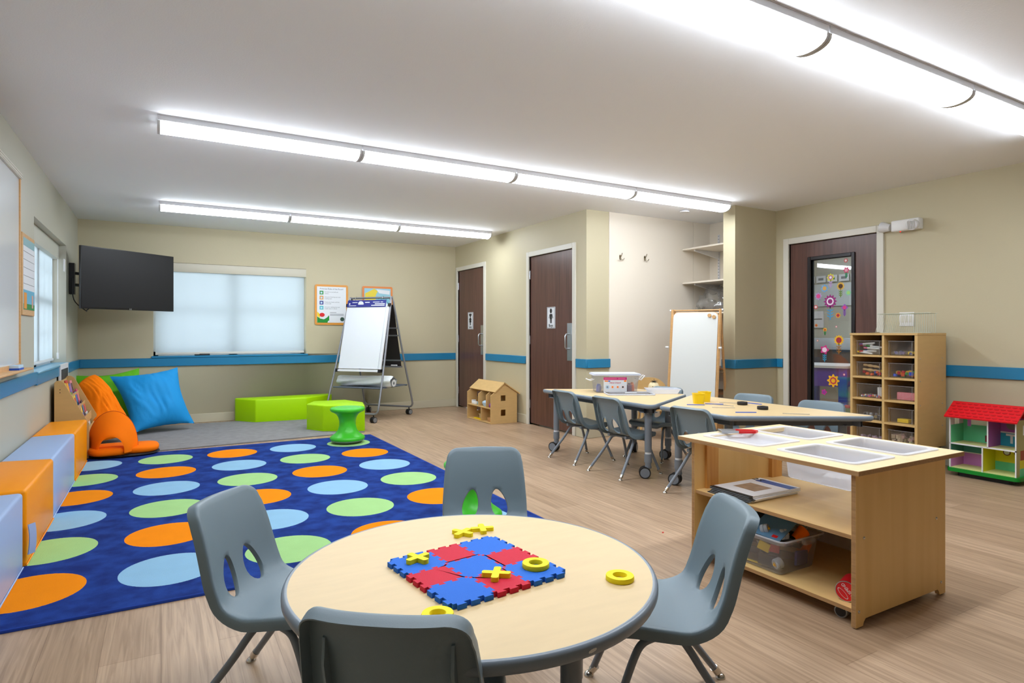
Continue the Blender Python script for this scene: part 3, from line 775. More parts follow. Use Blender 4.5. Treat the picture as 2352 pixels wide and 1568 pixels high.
nc = place_chair(0.323, 1.014, 0.60, 0.80, 'nearest grey school chair, its dark rear side facing the camera', GR)
nc.scale = (0.97, 1.0, 1.028)
GT = 'grey school chairs around the trapezoid tables'
place_chair(2.985, 4.365, 1, 0.0, 'grey school chair seen from behind, farthest left along the trapezoid tables', GT)
place_chair(2.975, 3.770, 1, 0.03, 'grey school chair seen from behind, second from left at the trapezoid tables', GT)
place_chair(3.035, 2.960, 1, 0.10, 'grey school chair seen from behind, directly behind the wooden cart corner', GT)
place_chair(4.04, 4.17, -0.97, -0.25, 'grey school chair tucked in beside the doll chair, before the wooden easel', GT)
place_chair(4.17, 3.33, -0.97, -0.20, 'grey school chair on the far side of the table, before the beige pilaster', GT)
place_chair(4.17, 2.745, -0.97, -0.20, 'grey school chair on the far side of the table, before the glazed door', GT)

tag(MB().box(-0.006,0.006,-0.004,0.004,0,0.004,bev=0.001).build('red_scrap', M['red'], loc=(2.409,2.53,0.0), rot=(0,0,0.5)), 'tiny red scrap on the wood floor between round table and cart', 'scrap')
# ------------------------------------------------------------ tables
def caster(mb, x, y, r, ang, m0=0, m1=1):
    dx, dy = math.cos(ang), math.sin(ang)      # axle direction
    for s in (-1,1):
        mb.cyl((x+dx*s*0.006,y+dy*s*0.006,r),(x+dx*s*0.030,y+dy*s*0.030,r),r,24,m0)
        mb.cyl((x+dx*s*0.030,y+dy*s*0.030,r),(x+dx*s*0.033,y+dy*s*0.033,r),r*0.8,24,m1)
def band_top(mb, poly_fn, zt, th, m_lam, m_band):
    """laminate with a rounded moulded edge; poly_fn(inset) gives the outline"""
    rings = [(0.013,zt),(0.008,zt+0.0005),(0.003,zt-0.002),(0.0,zt-0.009),(0.0,zt-0.019),(0.004,zt-0.027),(0.012,zt-th)]
    P = [poly_fn(i) for i, z in rings]; N = len(P[0]); vs = []
    for (i,z), p in zip(rings, P): vs += [(q[0],q[1],z) for q in p]
    mb.faces(vs, [(k*N+i,k*N+(i+1)%N,(k+1)*N+(i+1)%N,(k+1)*N+i) for k in range(len(rings)-1) for i in range(N)], m_band)
RT = (0.6795, 1.384, 0.518)
t = thing('round_table', 'round maple table with grey edge band holding the foam game', 'table', (RT[0],RT[1],0), 0.0)
R0 = 0.452
def circ(i): return [((R0-i)*math.cos(2*PI*k/120),(R0-i)*math.sin(2*PI*k/120)) for k in range(120)]
MB().prism(circ(0.0125), RT[2]-0.02, RT[2]).build('tabletop', M['lam'], t)
b = MB(); band_top(b, circ, RT[2], 0.031, 0, 0); b.build('edge_band', M['band'], t, sharp=60)
MB().prism(circ(0.014), RT[2]-0.031, RT[2]-0.021).build('underside', mat('table_underside',(70,66,60),0.7), t)
a0 = math.atan2(0.953-RT[1], 0.708-RT[0]); sc = MB(); vs = []
for k in range(13):
    a = a0+(k-6)*0.0036; w = 0.0034*math.sin(PI*(k+0.6)/13.2)**0.4*(1+0.12*math.sin(k*2.1))
    for z in (-w,w): vs.append(((R0+0.0010)*math.cos(a),(R0+0.0010)*math.sin(a),RT[2]-0.0145+z+0.0002*(k-6)))
sc.faces(vs,[(2*k,2*k+1,2*k+3,2*k+2) for k in range(12)]); sc.build('scuff_mark', mat('scuff_white',(222,220,214),0.6), t)
def tleg(x, y, zt, parent, ang=0.5, r=0.022):
    l = MB(); l.box(x-0.05,x+0.05,y-0.05,y+0.05,zt-0.04,zt-0.031,bev=0.003).cyl((x,y,0.20),(x,y,zt-0.035),r,20).cyl((x,y,0.085),(x,y,0.20),r*0.86,20)
    leg = l.build('leg', M['tube'], parent)
    MB().cyl((x,y,0.185),(x,y,0.205),r*0.9,20).build('height_scale', M['paper'], leg)
    MB().cyl((x,y,0.12),(x,y,0.185),r*1.08,20).build('collar', M['tube'], leg)
    c = MB(); cx, cy = x+math.cos(ang+PI/2)*0.025, y+math.sin(ang+PI/2)*0.025
    caster(c, cx, cy, 0.044, ang); c.cyl((x,y,0.06),(x,y,0.12),0.012,12,1).box(x-0.02,x+0.02,y-0.02,y+0.02,0.075,0.095,bev=0.006,m=1)
    c.build('caster', [M['rubber'],M['tube']], leg)
for (dx,dy) in ((0.276,0.219),(0.219,-0.276),(-0.276,-0.219),(-0.219,0.276)):
    # camera-aligned offsets turned into room axes
    wx = 0.49645*dy+0.86806*dx; wy = 0.86806*dy-0.49645*dx
    tleg(wx, wy, RT[2], t, 0.3, 0.0225)
TZ = 0.573
def trap_table(P, label, legs, rad=0.05):
    cx = sum(p[0] for p in P)/4; cy = sum(p[1] for p in P)/4
    t = thing('trapezoid_table', label, 'table', (cx,cy,0), 0, 'maple trapezoid activity tables')
    Q = [(p[0]-cx,p[1]-cy) for p in P]
    base = round_poly(Q, rad, 8); N = len(base)
    nor = []
    for i in range(N):
        d = (Vector(base[(i+1)%N])-Vector(base[i-1])).normalized(); nor.append(Vector((d.y,-d.x)))
    area = sum(base[i][0]*base[(i+1)%N][1]-base[(i+1)%N][0]*base[i][1] for i in range(N)); sg = 1 if area > 0 else -1
    fn = lambda ins: [(base[i][0]-nor[i].x*ins*sg, base[i][1]-nor[i].y*ins*sg) for i in range(N)]
    MB().prism(fn(0.0125), TZ-0.02, TZ).build('tabletop', M['lam'], t)
    b = MB(); band_top(b, fn, TZ, 0.033, 0, 0); b.build('edge_band', M['band'], t, sharp=60)
    MB().prism(fn(0.014), TZ-0.033, TZ-0.021).build('underside', mat('table_underside'), t)
    a = MB(); ap = fn(0.075); ap2 = fn(0.095); vs = [(p[0],p[1],z) for z, pp in ((TZ-0.033,ap),(TZ-0.070,ap),(TZ-0.070,ap2),(TZ-0.033,ap2)) for p in pp]
    a.faces(vs,[(k*N+i,k*N+(i+1)%N,(k+1)%4*N+(i+1)%N,(k+1)%4*N+i) for k in range(4) for i in range(N)]); a.build('apron', mat('apron_grey',(84,90,98),0.5), t)
    for (x,y,ang) in legs: tleg(x-cx, y-cy, TZ-0.035, t, ang, 0.027)
trap_table([(3.115,4.93),(3.115,3.375),(3.945,3.855),(3.945,4.45)], 'far maple trapezoid table with grey edge holding the clear labelled bin',
    [(3.215,3.535,0.9),(3.20,4.76,0.4),(3.84,3.97,0.4),(3.83,4.40,2.2)])
trap_table([(3.145,3.345),(3.145,2.705),(3.985,2.215),(3.985,3.83)], 'nearer maple trapezoid table with grey edge holding the yellow cups',
    [(3.26,3.265,0.5),(3.27,2.82,1.5),(3.885,2.42,0.3),(3.88,3.62,1.0)])

# ------------------------------------------------------------ foam game on the round table
ang = math.radians(6.5); MC0 = Vector((0.674,1.3625)); ts = 0.1035
def tile_poly(ix, iy):
    """square tile with interlocking tabs; the neighbour carries the mirrored edge"""
    pts = []
    def edge(a, b, sgn):
        a = Vector(a); b = Vector(b); d = b-a; n = Vector((d.y,-d.x)).normalized(); L = d.length; d.normalize()
        seq = [(0,0)]
        for k in range(3):
            c = L*(k+0.5+(0.0))/3*1.0; w = L/12; h = 0.0095*sgn
            seq += [(c-w,0),(c-w*1.35,h),(c+w*1.35,h),(c+w,0)]
        for s, o in seq: pts.append(tuple(a+d*s+n*o))
    h = ts/2
    s = 1 if (ix+iy) % 2 == 0 else -1
    out = lambda on_border: 1 if on_border else s
    edge((-h,-h),(h,-h), out(iy == 0)); edge((h,-h),(h,h), out(ix == 2)); edge((h,h),(-h,h), out(iy == 2)); edge((-h,h),(-h,-h), out(ix == 0))
    return pts
names = {(0,0):'nearest the camera',(2,0):'at right under the yellow ring',(0,2):'at left under the yellow cross',(2,2):'at the far corner',(1,1):'in the middle',
         (1,0):'under the yellow cross at front',(0,1):'at front left without a piece',(2,1):'at far right',(1,2):'at far left'}
for ix in range(3):
    for iy in range(3):
        bl = (ix+iy) % 2 == 0
        off = Vector(((ix-1)*ts,(iy-1)*ts)); off = Vector((off.x*math.cos(ang)-off.y*math.sin(ang), off.x*math.sin(ang)+off.y*math.cos(ang)))
        o = MB().prism(tile_poly(ix,iy),0,0.0115).build('foam_tile', M['foamb'] if bl else M['foamr'], loc=(MC0.x+off.x,MC0.y+off.y,RT[2]), rot=(0,0,ang))
        tag(o, '%s foam puzzle tile of the game board, %s' % ('blue' if bl else 'red', names[(ix,iy)]), 'foam tile', 'interlocked foam tiles on the round table')
def cross(x, y, z, rot, label):
    m = MB(); L, w = 0.034, 0.0085; P = []
    for k in range(4):
        a = PI/2*k; c, s = math.cos(a), math.sin(a)
        for px, py in ((w,-w),(L-0.003,-w),(L,-w+0.004),(L,w-0.004),(L-0.003,w)): P.append((px*c-py*s, px*s+py*c))
    o = m.prism(P,0,0.011).build('foam_cross', M['yellow'], loc=(x,y,z), rot=(0,0,rot)); tag(o, label, 'game piece', 'yellow foam game pieces')
def ring(x, y, z, label):
    m = MB(); pr = [(0.0165,0),(0.0325,0),(0.0335,0.002),(0.0335,0.009),(0.0325,0.0115),(0.0175,0.0115),(0.0165,0.010)]
    vs = []; n = 40; k = len(pr)
    for r_, z_ in pr:
        for i in range(n): vs.append((r_*math.cos(2*PI*i/n), r_*math.sin(2*PI*i/n), z_))
    m.faces(vs,[(a*n+i,a*n+(i+1)%n,((a+1)%k)*n+(i+1)%n,((a+1)%k)*n+i) for a in range(k) for i in range(n)])
    tag(m.build('foam_ring', M['yellow'], loc=(x,y,z)), label, 'game piece', 'yellow foam game pieces')
zb = RT[2]+0.0116
cross(0.563,1.463,zb,0.35,'yellow foam cross on the left blue tile'); cross(0.687,1.276,zb,0.95,'yellow foam cross on the front red tile')
cross(0.760,1.618,RT[2],0.52,'yellow foam cross lying left of another behind the foam board'); cross(0.826,1.622,RT[2],1.25,'yellow foam cross lying right of another behind the foam board')
ring(0.800,1.281,zb,'yellow foam ring on the right blue tile'); ring(0.948,1.140,RT[2],'yellow foam ring alone on the table near the right edge')
ring(0.494,1.172,RT[2],'yellow foam ring half hidden behind the nearest chair back')

# ------------------------------------------------------------ wooden cart with four tubs
CX0, CX1, CY0, CY1, CZ = 2.215, 2.985, 1.318, 2.222, 0.597
t = thing('play_cart', 'low birch plywood cart with two shelves and four frosted tubs in its top', 'cart', (2.56,1.75,0))
ox, oy = 2.56, 1.75
top = MB(); xs = [CX0,2.325,2.575,2.675,2.915,CX1]; ys = [CY0,1.40,1.72,1.835,2.130,CY1]
for i in range(5):
    for j in range(5):
        if i in (1,3) and j in (1,3): continue
        top.box(xs[i]-ox,xs[i+1]-ox,ys[j]-oy,ys[j+1]-oy,CZ-0.018,CZ)
tp = top.build('worktop', [M['birch_top']], t)
e = MB(); h = 0.0006
e.box(CX0-ox-h,CX0-ox,CY0-oy,CY1-oy,CZ-0.0175,CZ-0.0015).box(CX0-ox,CX1-ox,CY0-oy-h,CY0-oy,CZ-0.0175,CZ-0.0015).build('ply_edge', M['ply_edge'], tp)
PX0, PX1 = 2.243, 2.885
def cart_side(ya, yb):
    P = [(PX0,0.005),(PX0+0.045,0.005),(PX0+0.050,0.018),(PX0+0.062,0.03),(PX1-0.062,0.03),(PX1-0.050,0.018),(PX1-0.045,0.005),(PX1,0.005),(PX1,CZ-0.018),(PX0,CZ-0.018)]
    m = MB(); m.M = Matrix(((1,0,0,-ox),(0,0,1,-oy),(0,1,0,0),(0,0,0,1)))
    m.prism(P, ya, yb); s = m.build('side_panel', M['birch'], t)
    ed = MB().box(PX0-ox-0.0006,PX0-ox,ya-oy+0.001,yb-oy-0.001,0.006,CZ-0.019); ed.build('ply_edge', M['ply_edge'], s); return s
sd = cart_side(1.345,1.363); cart_side(2.140,2.158)
for (x,z) in ((2.294,0.334),(2.813,0.330),(2.262,0.063),(2.850,0.056)):
    MB().lathe([(0,0.004),(0.003,0.0035),(0.0062,0.0015),(0.0066,0)],14).build('screw', M['chrome'], sd, loc=(x-ox,1.345-oy,z), rot=(PI/2,0,0))
for z, y0 in ((0.345,0),(0.070,0)):
    s = MB().box(PX0+0.008-ox,PX1-0.02-ox,1.3632-oy,2.1398-oy,z-0.016,z).build('shelf', M['birchy'], t)
    MB().box(PX0+0.0074-ox,PX0+0.008-ox,1.364-oy,2.139-oy,z-0.0155,z-0.0008).build('ply_edge', M['ply_edge'], s)
MB().box(PX1-0.045-ox,PX1-0.039-ox,1.364-oy,2.139-oy,0.0705,0.3285).build('back_panel', mat('pale_back_panel',(222,208,196),0.5), t)
CL = wood('amber_cleat',(222,164,86),(188,120,54),'Z',1.5)
MB().box(PX1-0.10-ox,PX1-0.02-ox,2.118-oy,2.1395-oy,0.3455,0.478).build('cleat', CL, t)
MB().box(PX0+0.07-ox,PX0+0.15-ox,2.126-oy,2.1395-oy,0.3455,CZ-0.024).build('cleat', CL, t)
for (x,y,a) in ((2.32,1.44,0.2),(2.32,2.05,0.7),(2.82,1.44,0.3),(2.82,2.05,0.1)):
    c = MB(); caster(c, x-ox, y-oy, 0.024, a); c.box(x-ox-0.02,x-ox+0.02,y-oy-0.02,y-oy+0.02,0.035,0.0535,m=0,bev=0.003)
    c.build('caster', [mat('caster_grey',(150,150,152),0.4),M['rubber']], t)
def open_tub(name, x0,x1,y0,y1,z0,z1,m,rim=0.012,tp_=0.02,rimh=0.006,label=None,cat=None,group=None,r=0.03,wall=0.0018,parent=None):
    """thin-walled tapered tub with a rolled rim, open at the top"""
    cx, cy = (x0+x1)/2,(y0+y1)/2; mb = MB()
    def P(ins): return [(p[0]-cx,p[1]-cy) for p in rrect(x0+ins,x1-ins,y0+ins,y1-ins,max(0.004,r-ins*0.3),4)]
    rings = [(0,z1-z0-rimh),(0,z1-z0),(rim,z1-z0),(rim+0.002,z1-z0-0.004),(rim+tp_,0.006),(rim+tp_+0.006,0.001)]
    vs = []; 
    for ins, z in rings: vs += [(p[0],p[1],z) for p in P(ins)]
    N = len(P(0)); K = len(rings)
    fs = [(k*N+i,k*N+(i+1)%N,(k+1)*N+(i+1)%N,(k+1)*N+i) for k in range(K-1) for i in range(N)]+[tuple(range((K-1)*N,K*N))]
    mb.faces(vs, fs); o = mb.build(name, m, parent, loc=(cx,cy,z0) if parent is None else None)
    if label: tag(o, label, cat, group)
    return o
tl = ['frosted plastic tub at the near left of the cart top, holding the paper scrap','frosted plastic tub at the back right of the cart top','frosted plastic tub at the back left corner of cart top','frosted plastic tub under the red magnet on the cart top']
TT = [(2.305,2.600,1.812,2.160,3),(2.305,2.600,1.385,1.745,0),(2.652,2.938,1.812,2.160,2),(2.652,2.938,1.385,1.745,1)]
for (a,b,c,d,k) in TT:
    open_tub('frosted_tub', a,b,c,d, 0.577 if k == 3 else 0.482, CZ+0.005, M['tub'], rim=0.024, tp_=0.012, rimh=0.005, label=tl[k], cat='tub', group='frosted tubs in the cart top')
tag(MB().prism([(-0.05,-0.004),(0.02,-0.003),(0.07,-0.006),(0.07,0.0),(0.0,0.004),(-0.03,0.010),(-0.05,0.006)],0,0.004).build('paper_scrap', M['paper'], loc=(2.47,1.56,0.484), rot=(0,0,-0.6)), 'small curled white paper scrap inside near left frosted tub', 'paper scrap')
for (x,y,rz,lab,sz,c) in ((2.44,1.50,0.3,'white barcoded packet inside the near left frosted tub',(0.05,0.08,0.03),'paper'),(2.46,1.66,1.2,'grey plastic piece inside the near left frosted tub',(0.04,0.03,0.02),'grey')):
    tag(MB().box(-sz[0],sz[0],-sz[1],sz[1],0,sz[2],bev=0.0015).build('packet' if c=='paper' else 'plastic_piece', M[c], loc=(x,y,0.4845), rot=(0,0,rz)), lab, 'packet' if c=='paper' else 'plastic piece')
tag(MB().box(2.302,2.318,1.745,1.865,0.566,0.573).build('tub_flange_strip', M['tub']),'frosted plastic strip of tub rim showing under the front edge of cart top','plastic strip')
# magnet
mg = thing('horseshoe_magnet', 'red horseshoe magnet with steel tips lying on a cart tub', 'magnet', (2.535,2.115,CZ+0.0055), math.radians(-32)); mg.scale = (1.32,1.5,1.2)
pts = [(-0.062,0.016,0.005),(0.03,0.016,0.005),(0.05,0.0135,0.005),(0.062,0.0,0.005),(0.05,-0.0135,0.005),(0.03,-0.016,0.005),(-0.062,-0.016,0.005)]
def flatbar(pts, w, h, m=0, mb=None):
    mb = mb or MB(); n = len(pts); vs = []
    for i in range(n):
        a = Vector(pts[max(0,i-1)]); b = Vector(pts[min(n-1,i+1)]); d = (b-a).normalized(); nn = Vector((-d.y,d.x,0)); p = Vector(pts[i])
        vs += [p+nn*w+Vector((0,0,h)), p-nn*w+Vector((0,0,h)), p-nn*w-Vector((0,0,h)), p+nn*w-Vector((0,0,h))]
    mb.faces(vs, [(i*4+k,i*4+(k+1)%4,(i+1)*4+(k+1)%4,(i+1)*4+k) for i in range(n-1) for k in range(4)]+[(3,2,1,0),(n*4-4,n*4-3,n*4-2,n*4-1)], m); return mb
flatbar([(-0.012,0.017,0.0055)]+pts[1:-1]+[(-0.012,-0.017,0.0055)],0.0055,0.005).build('bow', M['red'], mg)
for s in (-1,1): flatbar([(-0.012,s*0.017,0.0055),(-0.072,s*0.017,0.0055)],0.005,0.0045).build('tip', M['steel'], mg)
flatbar([(-0.074,0.024,0.0055),(-0.074,-0.024,0.0055)],0.003,0.0045).build('keeper_bar', M['steel'], mg)
# stack of books on the middle shelf
for k in range(5):
    dx = 0.0045*k-0.009; dy = 0.006*math.cos(k*1.7); z = 0.3455+k*0.0056
    t = thing('activity_book', ['lowest','second lowest','middle','second highest','topmost'][k]+' thin white book in the stack on the cart shelf', 'book', (2.445+dx,1.955+dy,z), 0.03*math.sin(k*1.3), 'thin books stacked on the cart shelf')
    MB().box(-0.175,0.175,-0.115,0.115,0,0.0048,bev=0.0008,seg=1).build('pages', mat('book_white',(248,249,252),0.5), t)
    MB().box(-0.1755,-0.150,-0.1155,0.1155,0.0018,0.0051,bev=0.0004,seg=1).build('spine', M['blackt'], t)
    if k == 4:
        MB().box(0.10,0.155,-0.112,0.085,0.0048,0.0052).build('title_band', mat('cover_blue',(34,92,176),0.4), t)
        MB().box(-0.075,0.045,-0.06,0.065,0.0048,0.0052).build('cover_photo', mat('cover_tan',(178,150,124),0.4,var=0.3,vscale=20), t)
        text('2X', 0.05, axes((0.128,0.088,0.0054),(0,-1,0),(1,0,0)), M['blackt'], t)
# big bin of construction toys on the lower shelf
B0 = (2.262,2.555,1.665,2.085,0.0705,0.222)
bin_ = thing('storage_bin', 'clear bin full of construction toys on the lower cart shelf', 'storage bin', (2.40,1.875,0.0705))
o = open_tub('bin_body', 2.262-2.4,2.555-2.4,1.665-1.875,2.085-1.875,0.0,0.152,M['tub2'],rim=0.010,tp_=0.022,rimh=0.014,parent=bin_)
MB().tube([(p[0],p[1],0.150) for p in rrect(2.262-2.4,2.555-2.4,1.665-1.875,2.085-1.875,0.03,4)],0.004,6,closed=True).build('rim', M['tub'], bin_)
MB().box(-0.02,0.05,-0.232,-0.208,0.128,0.150,bev=0.006).build('handle', M['tub2'], bin_)
MB().box(-0.05,0.05,0.208,0.234,0.136,0.150,bev=0.006).build('handle', M['tub2'], bin_)
def wheel_toy(x,y,z,rot,lab):
    t = thing('toy_roller', lab, 'toy part', (x,y,z), 0, 'grey toy wheels in the clear bin'); t.rotation_euler = rot
    MB().lathe([(0.010,-0.016),(0.020,-0.016),(0.0225,-0.012),(0.0225,-0.002),(0.020,0),(0.0225,0.002),(0.0225,0.012),(0.020,0.016),(0.010,0.016)],20).build('tyre', mat('toy_grey',(168,176,184),0.5), t)
    MB().cyl((0,0,-0.017),(0,0,0.017),0.010,14).cyl((0,0,-0.022),(0,0,0.022),0.004,10).build('hub', mat('toy_yellow',(236,180,20),0.4), t)
for i,(x,y,z,r) in enumerate([(2.32,1.80,0.236,(1.2,0.3,0.3)),(2.36,1.735,0.226,(1.4,0.2,0.9)),(2.30,1.72,0.115,(1.3,0.2,1.2)),(2.315,1.93,0.150,(0.6,0.9,0.2)),(2.33,1.83,0.185,(1.2,0.5,0.3))]):
    wheel_toy(x,y,z,r,['grey toy wheel with yellow hub under the blue leaflet','grey toy wheel with yellow hub nearest the orange cup','grey toy wheel at the front bottom corner of the bin','grey toy wheel at the left of the clear bin','grey toy wheel just inside the bin rim'][i])
def bitbox(name, lab, cat, loc, rot, sz, m, bev=0.002):
    o = MB().box(-sz[0],sz[0],-sz[1],sz[1],-sz[2],sz[2],bev=bev).build(name, m, loc=loc, rot=rot); return tag(o, lab, cat)
bitbox('battery_block','black control block with small dials lying in the clear bin','toy part',(2.325,1.775,0.105),(0,0.1,0.1),(0.02,0.05,0.024),M['blackt'])
bitbox('toy_bar','dark toy beam across the top of the clear bin','toy part',(2.40,1.84,0.205),(0.1,0.0,0.3),(0.05,0.12,0.014),M['blackt'])
bitbox('toy_bar','dark toy beam standing at the back of clear bin','toy part',(2.44,1.93,0.150),(0.3,0.2,0.9),(0.06,0.07,0.03),M['blackt'])
for k_,(x_,y_,z_,a_,l_) in enumerate(((2.35,1.87,0.12,0.5,'dark toy beam low in the middle of the bin'),(2.40,1.78,0.12,1.1,'dark toy beam low at the right side of bin'),(2.36,1.80,0.190,0.9,'dark toy beam just under the wheels'),(2.44,1.80,0.175,0.2,'dark toy beam behind the orange cup'),(2.34,1.97,0.17,1.3,'dark toy beam at the left end of the bin'))):
    bitbox('toy_bar',l_,'toy part',(x_,y_,z_),(0.2*math.sin(k_),0.3*math.cos(k_),a_),(0.022,0.085,0.014),M['blackt'])
bitbox('toy_plate','deep blue toy plate against the right wall of the bin','toy part',(2.45,1.715,0.115),(0.0,0.1,0.1),(0.045,0.006,0.03),mat('toy_deep_blue',(50,60,150),0.5))
bitbox('toy_block','yellow toy block in the middle of the clear bin','toy part',(2.315,1.80,0.162),(0.3,0.2,0.4),(0.012,0.025,0.018),M['yellowp'])
bitbox('toy_block','red toy block beside the yellow one in the clear bin','toy part',(2.335,1.765,0.158),(0.2,0.3,0.9),(0.010,0.020,0.016),M['red'])
bitbox('toy_strip','flat yellow strip on the floor of the clear bin','toy part',(2.31,1.86,0.080),(0,0,0.1),(0.006,0.05,0.003),M['yellowp'])
tag(MB().lathe([(0.0,-0.03),(0.018,-0.03),(0.028,0.03),(0.026,0.031),(0.016,-0.026),(0,-0.026)],18).build('orange_cup', M['orange'], loc=(2.445,1.72,0.215), rot=(0.4,0.9,0.2)), 'glossy orange cup at the top of the clear bin', 'toy part')
tag(MB().lathe([(0.0,-0.03),(0.026,-0.025),(0.028,0.02),(0.018,0.03),(0,0.03)],8).build('orange_toy', M['orange'], loc=(2.50,1.735,0.150), rot=(0.3,0.2,0.2)), 'orange toy piece low in the clear bin at right', 'toy part')
fr = MB()
for k in range(6):
    a = PI*k/5; fr.cyl((0.045*math.cos(a),0,0.045*math.sin(a)),(0.045*math.cos(a+PI/5) if k<5 else 0,0,0.045*math.sin(a+PI/5) if k<5 else 0),0.003,6)
    fr.cyl((0,0,0),(0.045*math.cos(a),0,0.045*math.sin(a)),0.003,6).cyl((0.045*math.cos(a),0,0.045*math.sin(a)),(0.045*math.cos(a),0.03,0.045*math.sin(a)),0.003,6)
tag(fr.build('lattice_panel', mat('toy_grey'), loc=(2.50,1.75,0.212), rot=(0.5,0,0.9)), 'grey curved lattice toy piece sticking out of the clear bin', 'toy part')
lf_ = thing('leaflet', 'blue instruction leaflet tilted on top of the clear bin', 'leaflet', (2.37,1.86,0.262), 0.05); lf_.rotation_euler = (0.07,-0.42,0.05)
MB().box(-0.10,0.09,-0.15,0.15,0,0.003).build('cover', mat('leaflet_blue',(92,136,170),0.35,var=0.15,vscale=8), lf_)
MB().box(-0.02,0.07,0.0,0.035,0.003,0.0034).prism([(-0.06,0.05),(-0.02,0.03),(-0.07,-0.03),(-0.075,-0.025),(-0.03,0.03)],0.003,0.0034).build('robot_picture', M['blackt'], lf_)
MB().box(-0.088,-0.072,-0.13,-0.105,0.003,0.0034).build('red_badge', M['red'], lf_)
# tubular can and blue tin
tag(MB().prism(rrect(-0.06,0.06,-0.05,0.05,0.02),0,0.095).build('navy_case', M['navyp'], loc=(2.475,1.4165,0.0705)), 'rounded navy blue case at the right end of the lower cart shelf', 'case')
can = thing('game_can', 'red can lettered SUSPEND lying at the right end of lower cart shelf', 'can', (2.292,1.413,0.1095)); can.rotation_euler = Vector((-0.95,-0.31,0)).to_track_quat('Z','Y').to_euler()
MB().lathe([(0,-0.10),(0.038,-0.10),(0.038,0.0)],32).build('can_body', mat('can_red',(200,24,36),0.35), can)
MB().lathe([(0.0385,-0.004),(0.0385,0.003),(0.036,0.003),(0.036,0.001),(0,0.001)],32).build('can_lid', mat('can_lid_red',(214,18,34),0.3), can)
MB().lathe([(0.0385,-0.002),(0.0392,0.0),(0.0392,0.003),(0.0365,0.0035),(0.036,0.002)],32,cap=False).build('lid_rim', M['steel'], can)
text('SUSPEND', 0.0165, axes((0.006,0.006,0.0014), (-0.69,0.72,0), (-0.72,-0.69,0)), M['paper'], can, 'lettering', sx=0.85)
ov = MB(); vs = []; n = 32
for r_ in (1.0,0.9):
    for i in range(n):
        a = 0.025*r_*math.cos(2*PI*i/n); b = 0.009*r_*math.sin(2*PI*i/n)
        vs.append((-0.011-0.69*a-0.72*b, -0.011+0.72*a-0.69*b, 0.0014))
ov.faces(vs,[(i,(i+1)%n,n+(i+1)%n,n+i) for i in range(n)]); ov.build('oval_mark', M['paper'], can)
# ------------------------------------------------------------ things on the trapezoid tables
t = thing('clear_storage_box', 'clear lidded box with white handles and pink MINI STEAM label on the far table', 'storage box', (3.565,4.36,TZ), math.radians(-28))
b = MB(); w, d, h = 0.205, 0.13, 0.165
def shellbox(mb, w0,d0,w1,d1,z0,z1,r=0.02):
    def P(a,bb): return rrect(-a,a,-bb,bb,r,4)
    rings = [(w1,d1,z1),(w1-0.003,d1-0.003,z1),(w0-0.003,d0-0.003,z0+0.003)]
    A = [(p[0],p[1],z0) for p in P(w0,d0)]+[(p[0],p[1],z1) for p in P(w1,d1)]; N = len(A)//2
    mb.faces(A,[(i,(i+1)%N,N+(i+1)%N,N+i) for i in range(N)]+[tuple(range(N))])
shellbox(b, w*0.88, d*0.88, w*0.96, d*0.96, 0, h); b.build('box_body', M['tub2'], t)
MB().prism(rrect(-w,w,-d,d,0.02),h,h+0.004).prism(rrect(-w*1.05,w*1.05,-d*1.05,d*1.05,0.025),h-0.012,h-0.002).build('lid', M['tub'], t)
for s in (-1,1):
    zt = h-0.045 if s > 0 else h-0.05
    e = 0.075 if s > 0 else 0.065
    MB().tube([(s*w*0.93,-0.04,zt),(s*(w*0.93+e*0.55),-0.04,zt-0.012),(s*(w*0.93+e),-0.035,zt+(0.025 if s>0 else 0.0)),(s*(w*0.93+e),0.035,zt+(0.025 if s>0 else 0.0)),(s*(w*0.93+e*0.55),0.04,zt-0.012),(s*w*0.93,0.04,zt)],0.005,8).build('handle', M['white'], t)
lx = -0.02
lab = MB().prism([(p[0]+lx,p[1]) for p in rrect(-0.103,0.103,0.008,0.138,0.008)],0,0.001); 
lab.bm.transform(Matrix(((1,0,0,0),(0,0,1,-d*0.955-0.001),(0,1,0,0),(0,0,0,1)))); L_ = lab.build('label', M['paper'], t)
def lq(x0,x1,z0,z1,m,name,k=1): 
    MB().box(x0+lx,x1+lx,-d*0.955-0.0012-0.0003*k,-d*0.955-0.001,z0,z1).build(name, m, L_)
lq(-0.103,0.103,0.114,0.138,mat('label_pink',(206,26,122),0.5),'pink_band')
text('MINI STEAM', 0.019, axes((lx,-d*0.955-0.0015,0.088),(1,0,0),(0,0,1)), mat('label_rose',(200,60,90),0.5), L_)
lq(-0.095,0.015,0.122,0.130,M['pink'],'band_line',2); lq(0.025,0.09,0.122,0.130,M['pink'],'band_line',2)
lq(-0.094,-0.062,0.100,0.109,M['orange'],'brand_mark',1); lq(-0.062,-0.044,0.100,0.109,M['bluestick'],'brand_mark',1); lq(0.078,0.1,0.099,0.111,M['orange'],'age_mark',1)
for k,c in enumerate(('greyt','orangep','orange','blackt')):
    MB().cyl((lx-0.07+k*0.046,-d*0.955-0.001,0.052),(lx-0.07+k*0.046,-d*0.955-0.0014,0.052),0.018,20).build('picture_disc', M['ltblue'] if k==0 else mat('disc_pale',(236,222,222),0.5), L_)
    MB().cyl((lx-0.07+k*0.046,-d*0.955-0.0014,0.052),(lx-0.07+k*0.046,-d*0.955-0.0018,0.052),0.008,12).build('picture_dot', M[c], L_)
